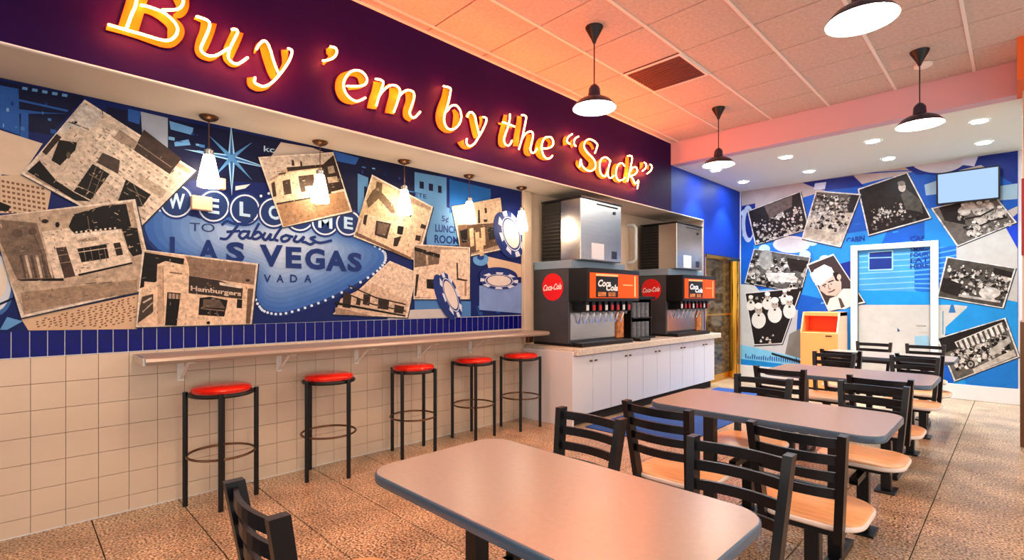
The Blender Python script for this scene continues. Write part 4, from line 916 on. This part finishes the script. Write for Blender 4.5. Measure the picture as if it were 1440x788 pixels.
# downlights
dl0 = None; k = 0
dlab = {(-3.12, 7.32): 'by the blue wall, hidden behind a pendant', (-3.12, 8.37): 'farthest left, nearest the far blue wall', (-2.17, 7.32): 'in the near row, left', (-2.17, 8.37): 'in the far row, above the seated crowd photo', (-1.22, 7.32): 'in the near row, middle', (-1.22, 8.37): 'in the far row, above the speaker photo', (-0.28, 7.30): 'in the near row, nearest the right edge', (-0.28, 8.34): 'in the far row, above the wall screen'}
for (x, y), lb in dlab.items():
    if dl0 is None:
        t = thing('downlight', (0, 0, LOW), '', 'lamp')
        MB().rev([(0.085, -0.001), (0.085, -0.006), (0.07, -0.008), (0.064, -0.003)], n=24, cap=(False, False)).build('trim_ring', M['white'], t, smooth=True)
        MB().rev([(0.058, -0.008), (0.066, -0.001)], n=24).build('lens', M['down'], t)
        sp_ = bpy.data.lights.new('downlight_beam', 'SPOT'); sp_.energy = DOWN_SPOT; sp_.color = (0.80, 0.93, 1.0); sp_.spot_size = math.radians(92); sp_.spot_blend = 0.6; sp_.shadow_soft_size = 0.05
        so = bpy.data.objects.new('beam', sp_); C.objects.link(so); so.parent = t; so.location = (0, 0, -0.02)
        dl0 = t; o = t
    else: o = copy_tree(dl0)
    o.location = (x, y, LOW); o['label'] = 'round recessed downlight ' + lb; o['group'] = 'downlights in the lower ceiling'
o = MB().rev([(0.05, -0.03), (0.07, -0.02), (0.072, 0.0)], n=24).build('smoke_detector', M['tee'], smooth=True, loc=(-0.62, 6.05, CEIL - 0.006)); tag(o, 'white round smoke detector on the ceiling behind the right pendant', 'detector')

# ================================================================== STOOLS
def stool():
    t = thing('bar_stool', (0, 0, 0), '', 'stool'); R = 0.207
    for k in range(4):
        a = PI / 2 * k; x, y = R * math.cos(a), R * math.sin(a)
        l = MB().tube([(x, y, 0.0), (x, y, 0.745)], 0.0155, 10).build('leg', M['black'], t, smooth=True)
    MB().tube([(0.185 * math.cos(2 * PI * k / 32), 0.185 * math.sin(2 * PI * k / 32), 0.725) for k in range(32)], 0.013, 8, True).box(-0.2, 0.2, -0.01, 0.01, 0.715, 0.728).box(-0.01, 0.01, -0.2, 0.2, 0.715, 0.728).build('seat_ring', M['black'], t, smooth=True)
    MB().tube([(0.200 * math.cos(2 * PI * k / 36), 0.200 * math.sin(2 * PI * k / 36), 0.325) for k in range(36)], 0.008, 8, True).build('foot_ring', M['bronze'], t, smooth=True)
    MB().rev([(0.170, 0.735), (0.180, 0.742), (0.182, 0.758), (0.172, 0.772), (0.14, 0.781), (0.07, 0.785), (0.001, 0.786)], n=40).build('seat', M['red'], t, smooth=True)
    return t
st0 = None
sp = [((-3.772, 1.0), 'first, nearest the viewer'), ((-3.76, 1.74), 'second from the left'), ((-3.755, 2.51), 'third, middle of the row'), ((-3.772, 3.22), 'fourth from the left'), ((-3.72, 3.83), 'last, beside the drink cabinet')]
feet = [(-3.617, 0.955), (-3.705, 1.568), (-3.662, 2.563), (-3.663, 3.377), (-3.818, 3.735)]
for i, ((x, y), lb) in enumerate(sp):
    o = stool() if st0 is None else copy_tree(st0)
    st0 = st0 or o
    o.location = (x, y, 0); o.rotation_euler = (0, 0, math.atan2(feet[i][1] - y, feet[i][0] - x)); o['label'] = 'red topped black bar stool, ' + lb; o['group'] = 'red bar stools along the wall'

# ================================================================== TABLES AND CHAIRS
def table(y0, y1, x0, x1, lb, zt=0.74):
    cx, cy = (x0 + x1) / 2, (y0 + y1) / 2; t = thing('dining_table', (cx, cy, 0), lb, 'table', group='taupe tables bolted down the room')
    a, b = (x1 - x0) / 2, (y1 - y0) / 2
    MB().slab(rrect(-a + 0.006, a - 0.006, -b + 0.006, b - 0.006, 0.095), zt - 0.03, zt + 0.0006, 0).build('tabletop', M['table'], t)
    MB().slab(rrect(-a, a, -b, b, 0.10), zt - 0.034, zt, 0.005).build('edge_band', M['tedge'], t, smooth=True)
    for s_ in (-1, 1):
        MB().box(s_ * 0.33 - 0.032, s_ * 0.33 + 0.032, -0.032, 0.032, 0.03, zt - 0.05, 0.004).build('post', M['chair'], t)
        MB().box(s_ * 0.33 - 0.03, s_ * 0.33 + 0.03, -0.25, 0.25, 0.0, 0.035, 0.004).build('foot', M['chair'], t)
        MB().box(s_ * 0.33 - 0.04, s_ * 0.33 + 0.04, -0.24, 0.24, zt - 0.05, zt - 0.034).build('top_plate', M['chair'], t)
    MB().box(-0.30, 0.30, -0.02, 0.02, 0.33, 0.37, 0.004).build('stretcher', M['chair'], t)
    return t
def chair():
    # back at y = 0, seat towards +y
    t = thing('dining_chair', (0, 0, 0), '', 'chair')
    rows_ = rrect(-0.205, 0.205, 0.055, 0.452, 0.115, 8)
    MB().slab(rows_, 0.432, 0.452, 0.006).build('seat', M['seat'], t, smooth=True)
    m_ = MB(); 
    m_.slab(rrect(-0.212, 0.212, 0.048, 0.459, 0.12, 8), 0.424, 0.446, 0.007); m_.build('seat_edge', M['seat_edge'], t, smooth=True)
    for s_ in (-1, 1):
        MB().bar((s_ * 0.138, 0.055, 0.385), (s_ * 0.168, -0.018, 0.83), 0.030, 0.052).build('back_post', M['chair'], t)
    for i in range(4):
        z = 0.795 - i * 0.069; u = (z - 0.385) / 0.445; yb = 0.055 - 0.073 * u; xb = 0.138 + 0.030 * u
        mm = MB(); n = 8
        for k in range(n):
            a, c_ = -1 + 2 * k / n, -1 + 2 * (k + 1) / n
            for (p0, p1) in ((a, c_),):
                ya, yc = yb - 0.028 * (1 - p0 * p0), yb - 0.028 * (1 - p1 * p1); h = 0.019
                mm.add([(p0 * xb, ya - 0.007, z - h), (p1 * xb, yc - 0.007, z - h), (p1 * xb, yc + 0.007, z - h), (p0 * xb, ya + 0.007, z - h), (p0 * xb, ya - 0.007, z + h), (p1 * xb, yc - 0.007, z + h), (p1 * xb, yc + 0.007, z + h), (p0 * xb, ya + 0.007, z + h)],
                       [(3, 2, 1, 0), (4, 5, 6, 7), (0, 1, 5, 4), (2, 3, 7, 6)] + ([(3, 0, 4, 7)] if k == 0 else []) + ([(1, 2, 6, 5)] if k == n - 1 else []))
        mm.build('slat', M['chair'], t)
    MB().box(-0.15, 0.15, 0.06, 0.42, 0.398, 0.426, 0.004).build('seat_frame', M['chair'], t)
    MB().box(-0.03, 0.03, 0.215, 0.275, 0.012, 0.40, 0.004).build('post', M['chair'], t)
    MB().box(-0.06, 0.06, 0.16, 0.33, 0.0, 0.014, 0.003).build('base_plate', M['chair'], t)
    MB().bar((0, 0.26, 0.35), (0, 0.50, 0.35), 0.04, 0.04).box(-0.02, 0.02, 0.26, 0.50, 0.335, 0.37).build('arm', M['chair'], t)
    return t
TB = [(0.895, 1.53, -1.65, -0.49, 'large taupe laminate table in the foreground'), (2.69, 3.35, -1.57, -0.41, 'taupe laminate table second from the viewer'),
      (4.55, 5.27, -1.55, -0.42, 'taupe laminate table third from the viewer'), (6.45, 7.15, -1.60, -0.43, 'pale taupe table farthest away, near the orange bin')]
for t_ in TB: table(*t_)
CH = [(1, -1, -1.42, 0.44, 'at the near left of the foreground table, cropped by lower edge'),
      (1, 1, -1.385, 1.895, 'on the far left side of the foreground table'), (1, 1, -0.705, 1.86, 'on the far right side of the foreground table'),
      (2, -1, -1.255, 2.24, 'on the near left side of the second table'), (2, -1, -0.635, 2.235, 'on the near right side of the second table'),
      (2, 1, -1.215, 3.62, 'on the far left side of the second table'), (2, 1, -0.63, 3.79, 'on the far right side of the second table'),
      (3, -1, -1.28, 4.14, 'on the near left side of the third table'), (3, -1, -0.65, 4.10, 'on the near right side of the third table'),
      (3, 1, -1.27, 5.74, 'on the far left side of the third table'), (3, 1, -0.66, 5.86, 'on the far right side of the third table'),
      (4, -1, -1.28, 6.03, 'on the near left side of the farthest table'), (4, -1, -0.65, 6.06, 'on the near right side of the farthest table'),
      (4, 1, -1.24, 7.52, 'on the far left side of the farthest table'), (4, 1, -0.75, 7.52, 'on the far right side of the farthest table')]
ch0 = None
for (n, sd, x, y, lb) in CH:
    o = chair() if ch0 is None else copy_tree(ch0)
    ch0 = ch0 or o
    # y is where the top of the back stands; it leans 0.03 beyond the origin
    o.location = (x, y - sd * 0.03, 0); o.rotation_euler = (0, 0, 0 if sd < 0 else PI)
    o['label'] = 'dark slat-back chair ' + lb; o['group'] = 'slat-back chairs at the tables'

# ================================================================== DRINK CABINETS, COUNTER
cb0 = None
for i in range(5):
    y = 4.17 + i * 0.697
    if cb0 is None:
        t = thing('base_cabinet', (0, 0, 0), '', 'cabinet')
        MB().box(-0.72, -0.02, 0.001, 0.696, 0.11, 0.755).build('body', M['cab'], t)
        MB().box(-0.70, -0.06, 0.001, 0.696, 0.0, 0.11).build('toe_kick', M['dark'], t)
        for s_ in (0, 1):
            d = MB().box(-0.02, 0.0, 0.003 + s_ * 0.3485, 0.3445 + s_ * 0.3485, 0.115, 0.745, 0.002).build('door', M['cab'], t)
            yy = 0.3485 + (-0.045 if s_ == 0 else 0.045)
            MB().box(0.0, 0.016, yy - 0.018, yy + 0.018, 0.672, 0.690, 0.003).build('handle', M['bronze'], d)
        cb0 = t; o = t
    else: o = copy_tree(cb0)
    o.location = (-3.28, y, 0); o['group'] = 'white base cabinets under the drink counter'
    o['label'] = 'white two-door base cabinet, ' + ('nearest the bar stools', 'second from the stools', 'middle of five', 'fourth from the stools', 'farthest, next to the glass door')[i]
ct = thing('drink_counter', (0, 0, 0), 'pale speckled countertop carrying the drink machines', 'countertop')
MB().box(-3.994, -3.44, 4.19, 7.653, 0.757, 0.83).box(-3.445, -3.235, 4.19, 7.80, 0.757, 0.83, 0.006).build('worktop', M['ctop'], ct)
MB().box(-3.994, -3.27, 4.145, 4.169, 0.0, 0.80, 0.002).build('end_panel', M['cab'], ct)
# drink machines
def logo_script(mb_obj_parent, plane, quad):
    q = Print(plane, 0.004); q.text('Coca-Cola', quad, (240, 240, 240), 0.015, 0.45); return q.build('lettering', M['wht'], mb_obj_parent)
def machine(y0, lb):
    t = thing('drink_machine', (-3.72, y0 + 0.53, 0.83), lb, 'drink dispenser', group='drink machines on the counter')
    # local coordinates: x out of the wall (front at 0.28), y along the counter
    X0, X1, YA, YB = -0.27, 0.28, -0.53, 0.53
    MB().box(X0, X1 - 0.03, YA, YB, 0.03, 0.86, 0.004).build('body', M['machine'], t)
    MB().box(X0, X1 + 0.01, YA - 0.006, YB + 0.006, 0.862, 0.955, 0.006).build('cap', M['mtop'], t)
    MB().box(X0, X1 + 0.03, YA, YB, 0.0, 0.03, 0.003).build('plinth', M['black'], t)
    MB().box(X1 + 0.00, X1 + 0.14, YA + 0.02, YB - 0.02, 0.0, 0.045, 0.004).build('drip_tray', M['black'], t)
    MB().box(X1 - 0.03, X1 - 0.022, YA + 0.02, YB - 0.15, 0.07, 0.37).build('splash_panel', M['steel'], t)
    MB().box(X1 - 0.03, X1 - 0.0, YB - 0.15, YB - 0.01, 0.05, 0.40, 0.004).build('side_panel', M['cup'], t)
    # head: rounded front
    hd = MB(); n = 12; pr = [(X1 - 0.03, YA)]
    for k in range(n + 1):
        u = k / n; pr.append((X1 + 0.215 + 0.035 * math.sin(PI * u) , YA + 0.01 + (YB - YA - 0.02) * u))
    pr.append((X1 - 0.03, YB))
    hd.add([(a, b_, z) for z in (0.50, 0.86) for a, b_ in pr], [tuple(range(len(pr)))[::-1], tuple(range(len(pr), 2 * len(pr)))] + [(k, (k + 1) % len(pr), len(pr) + (k + 1) % len(pr), len(pr) + k) for k in range(len(pr))])
    hd.build('head', M['black'], t)
    def front(u, v, off): return (X1 + 0.217 + 0.035 * math.sin(PI * u) + off, YA + 0.01 + (YB - YA - 0.02) * u, 0.50 + 0.36 * v)
    def strip(u0, u1, v0, v1, off, m, nm):
        s_ = MB(); k_ = 10
        vs = [front(u0 + (u1 - u0) * i / k_, v, off) for i in range(k_ + 1) for v in (v0, v1)]
        s_.add(vs, [(2 * i, 2 * i + 2, 2 * i + 3, 2 * i + 1) for i in range(k_)]); return s_.build(nm, m, t)
    strip(0.03, 0.97, 0.10, 0.86, 0.003, M['panel'], 'lit_panel')
    strip(0.12, 0.50, 0.12, 0.76, 0.006, M['black'], 'menu_panel')
    strip(0.12, 0.50, 0.77, 0.83, 0.006, M['panel_lt'], 'menu_header')
    strip(0.86, 0.895, 0.14, 0.82, 0.006, M['panel_lt'], 'light_bar')
    strip(0.60, 0.82, 0.50, 0.53, 0.006, M['panel_lt'], 'caption_bar')
    for s_, q0, q1, w0, w1 in (('Coca', 0.15, 0.36, 0.44, 0.66), ('Cola', 0.28, 0.49, 0.32, 0.52)):
        vs, fs = text_mesh(s_, 0.04, 0.3)
        MB().add([front(q0 + (q1 - q0) * a, w0 + (w1 - w0) * b_, 0.010) for a, b_ in vs], fs).build('lettering', M['wht'], t)
    for k in range(2):
        strip(0.15 + 0.17 * k, 0.28 + 0.17 * k, 0.15, 0.28, 0.009, M['cup'], 'flavour_badge')
    # valves
    vb = MB().box(X1 - 0.03, X1 + 0.16, -0.028, 0.028, 0.385, 0.50, 0.006).mesh('valve', M['black'])
    nz = MB().rev([(0.016, 0.35), (0.020, 0.372), (0.020, 0.388)], X1 + 0.11, 0, 12).mesh('nozzle', M['lidm'], True)
    lv = MB().bar((X1 + 0.09, 0, 0.385), (X1 + 0.04, 0, 0.25), 0.008, 0.022).mesh('lever', M['chrome'])
    bg = MB().box(X1 + 0.16, X1 + 0.164, -0.022, 0.022, 0.40, 0.46).mesh('badge', M['wht']); bg2 = MB().box(X1 + 0.16, X1 + 0.164, -0.022, 0.022, 0.40, 0.46).mesh('badge', M['decal'])
    for k in range(8):
        y = YA + 0.09 + k * 0.118
        v_ = link('valve', vb, t, (0, y, 0)); link('nozzle', nz, v_); link('lever', lv, v_); link('badge', (bg if k % 3 == 0 else bg2), v_)
    MB().box(X1 - 0.02, X1 + 0.13, YA + 0.03, YB - 0.03, 0.48, 0.502).build('valve_rail', M['black'], t)
    # round decal on the side facing the viewer
    bm_ = MB(); n = 36
    bm_.add([(0.02 + 0.155 * math.cos(2 * PI * k / n), YA - yy, 0.66 + 0.155 * math.sin(2 * PI * k / n)) for yy in (0.0, 0.004) for k in range(n)], [tuple(range(n)), tuple(range(n, 2 * n))[::-1]] + [(k, (k + 1) % n, n + (k + 1) % n, n + k) for k in range(n)])
    dc = bm_.build('round_decal', M['decal'], t)
    for string, x0_, x1_, zz0, zz1 in (('Coca-Cola', -0.115, 0.155, 0.625, 0.695),):
        vs, fs = text_mesh(string, 0.02, 0.45)
        MB().add([(x0_ + (x1_ - x0_) * a, YA - 0.006, zz0 + (zz1 - zz0) * b_ + (a - 0.5) * 0.02) for a, b_ in vs], fs).build('lettering', M['wht'], dc)
    return t
machine(4.33, 'charcoal drink dispenser with red disc and glowing orange panel, nearer the stools')
machine(6.50, 'charcoal drink dispenser with glowing orange panel, farther, by the glass door')
def ice(y0, x0, lb, top):
    t = thing('ice_machine', (x0, y0, 1.787), lb, 'ice machine', group='ice makers on the drink machines')
    H = top - 1.787; D = -3.36 - x0; Wd = 0.80
    MB().box(0, D * 0.5, 0.004, Wd, 0.0, H - 0.01, 0.003).build('rear_body', M['dark'], t)
    MB().box(D * 0.5, D, 0, Wd, 0.0, H, 0.008).build('steel_housing', M['steel'], t)
    MB().box(-0.005, D + 0.012, -0.006, Wd + 0.006, H, H + 0.02, 0.003).build('lid', M['black'], t)
    sm = MB().bar((D * 0.02, 0, 0), (D * 0.48, 0, 0.0), 0.0, 0.0)
    sl_ = MB().box(0.01, D * 0.49, -0.012, 0.004, -0.008, 0.004, 0.002).mesh('louvre', M['louvre'])
    k = 0; z = 0.05
    while z < H - 0.05: link('louvre', sl_, t, (0, 0, z)); z += 0.042
    MB().box(D, D + 0.003, 0.20, 0.44, 0.02, 0.20, 0.001).build('notice', M['paper'], t)
    MB().box(D, D + 0.006, 0.60, 0.70, 0.04, 0.13, 0.002).build('switch_plate', M['shade'], t)
    MB().box(D, D + 0.006, 0.30, 0.72, H - 0.045, H - 0.03, 0.002).build('vent_slot', M['dark'], t)
    MB().box(D, D + 0.012, 0.63, 0.67, H - 0.12, H - 0.085, 0.004).build('lock', M['black'], t)
    return t
ice(4.40, -3.93, 'tall stainless ice maker with black louvred side, on the nearer drink machine', 2.47)
ice(6.60, -3.93, 'tall stainless ice maker on the farther drink machine', 2.43)
o = MB().tube([(-3.999, 6.35, 1.88), (-3.90, 6.35, 1.89), (-3.86, 6.35, 1.93), (-3.86, 6.35, 2.38), (-3.90, 6.35, 2.42), (-3.999, 6.35, 2.43)], 0.022, 10).build('drain_pipe', M['white'], smooth=True); tag(o, 'white bent pipe on the wall between the two ice makers', 'pipe')
# cup dispenser between the machines
cd = thing('cup_dispenser', (-3.62, 5.93, 0.83), 'black cup and lid rack between the two drink machines', 'cup rack')
MB().box(-0.2, 0.16, -0.26, 0.26, 0.0, 0.03, 0.004).box(-0.2, 0.16, -0.26, 0.26, 0.52, 0.56, 0.004).box(-0.2, 0.10, -0.26, -0.24, 0.0, 0.55).box(-0.2, 0.10, 0.24, 0.26, 0, 0.55).box(-0.2, -0.18, -0.25, 0.25, 0.0, 0.55).build('rack', M['black'], cd)
MB().box(-0.2, 0.12, -0.24, 0.24, 0.27, 0.285).build('shelf', M['black'], cd)
sm = MB()
for k in range(9): sm.rev([(0.044, k * 0.022), (0.046, k * 0.022 + 0.018)], n=16)
smm = sm.mesh('lid_stack', M['lidm'], True)
for (yy, zz) in ((-0.16, 0.03), (-0.05, 0.03), (0.06, 0.03), (0.17, 0.03), (-0.16, 0.286), (-0.05, 0.286), (0.06, 0.286), (0.17, 0.286)):
    link('lid_stack', smm, cd, (0.06, yy, zz))
o = MB().box(-0.06, 0.06, -0.12, 0.12, 0.0, 0.035, 0.01).build('napkin_tray', M['black'], loc=(-3.33, 5.62, 0.83)); tag(o, 'small black tray at the counter front beside the nearer machine', 'tray')

# ================================================================== BIN, MAT
bn = thing('waste_bin', (-2.08, 8.78, 0), 'orange waste receptacle with open hood in front of the far mural', 'bin')
m_ = MB(); 
W2 = 0.245
MB().box(-W2, W2, -0.28, 0.30, 0.03, 0.86, 0.006).build('cabinet', M['orange'], bn)
MB().box(-W2 + 0.03, W2 - 0.03, -0.25, 0.27, 0.0, 0.03).build('plinth', M['dark'], bn)
side = [(-0.28, 0.86), (0.30, 0.86), (0.30, 1.16), (-0.14, 1.16)]
for s_ in (-1, 1):
    xa, xb = (W2 - 0.02, W2) if s_ > 0 else (-W2, -W2 + 0.02)
    MB().add([(x, a, z) for x in (xa, xb) for a, z in side], [(0, 1, 2, 3), (7, 6, 5, 4), (0, 4, 5, 1), (1, 5, 6, 2), (2, 6, 7, 3), (3, 7, 4, 0)]).build('hood_side', M['orange' if s_ < 0 else 'peach'], bn)
MB().box(-W2, W2, -0.145, 0.30, 1.10, 1.16, 0.004).build('hood_top', M['orange'], bn)
MB().box(-W2 + 0.02, W2 - 0.02, 0.10, 0.13, 0.86, 1.12).build('hood_back', M['orange_in'], bn)
MB().box(-W2 + 0.02, W2 - 0.02, -0.27, 0.11, 0.861, 0.868).build('hood_floor', M['orange_in'], bn)
MB().box(0.09, 0.17, -0.284, -0.279, 0.80, 0.82, 0.001).build('nameplate', M['bronze'], bn)
MB().box(W2 + 0.0002, W2 + 0.003, -0.275, 0.295, 0.04, 0.86).build('side_panel', M['peach'], bn)
o = MB().slab(rrect(-3.22, -2.19, 4.28, 7.65, 0.03, 3), 0.0, 0.009, 0.003).build('floor_mat', M['mat']); tag(o, 'long blue floor mat in front of the white drink cabinets', 'mat')
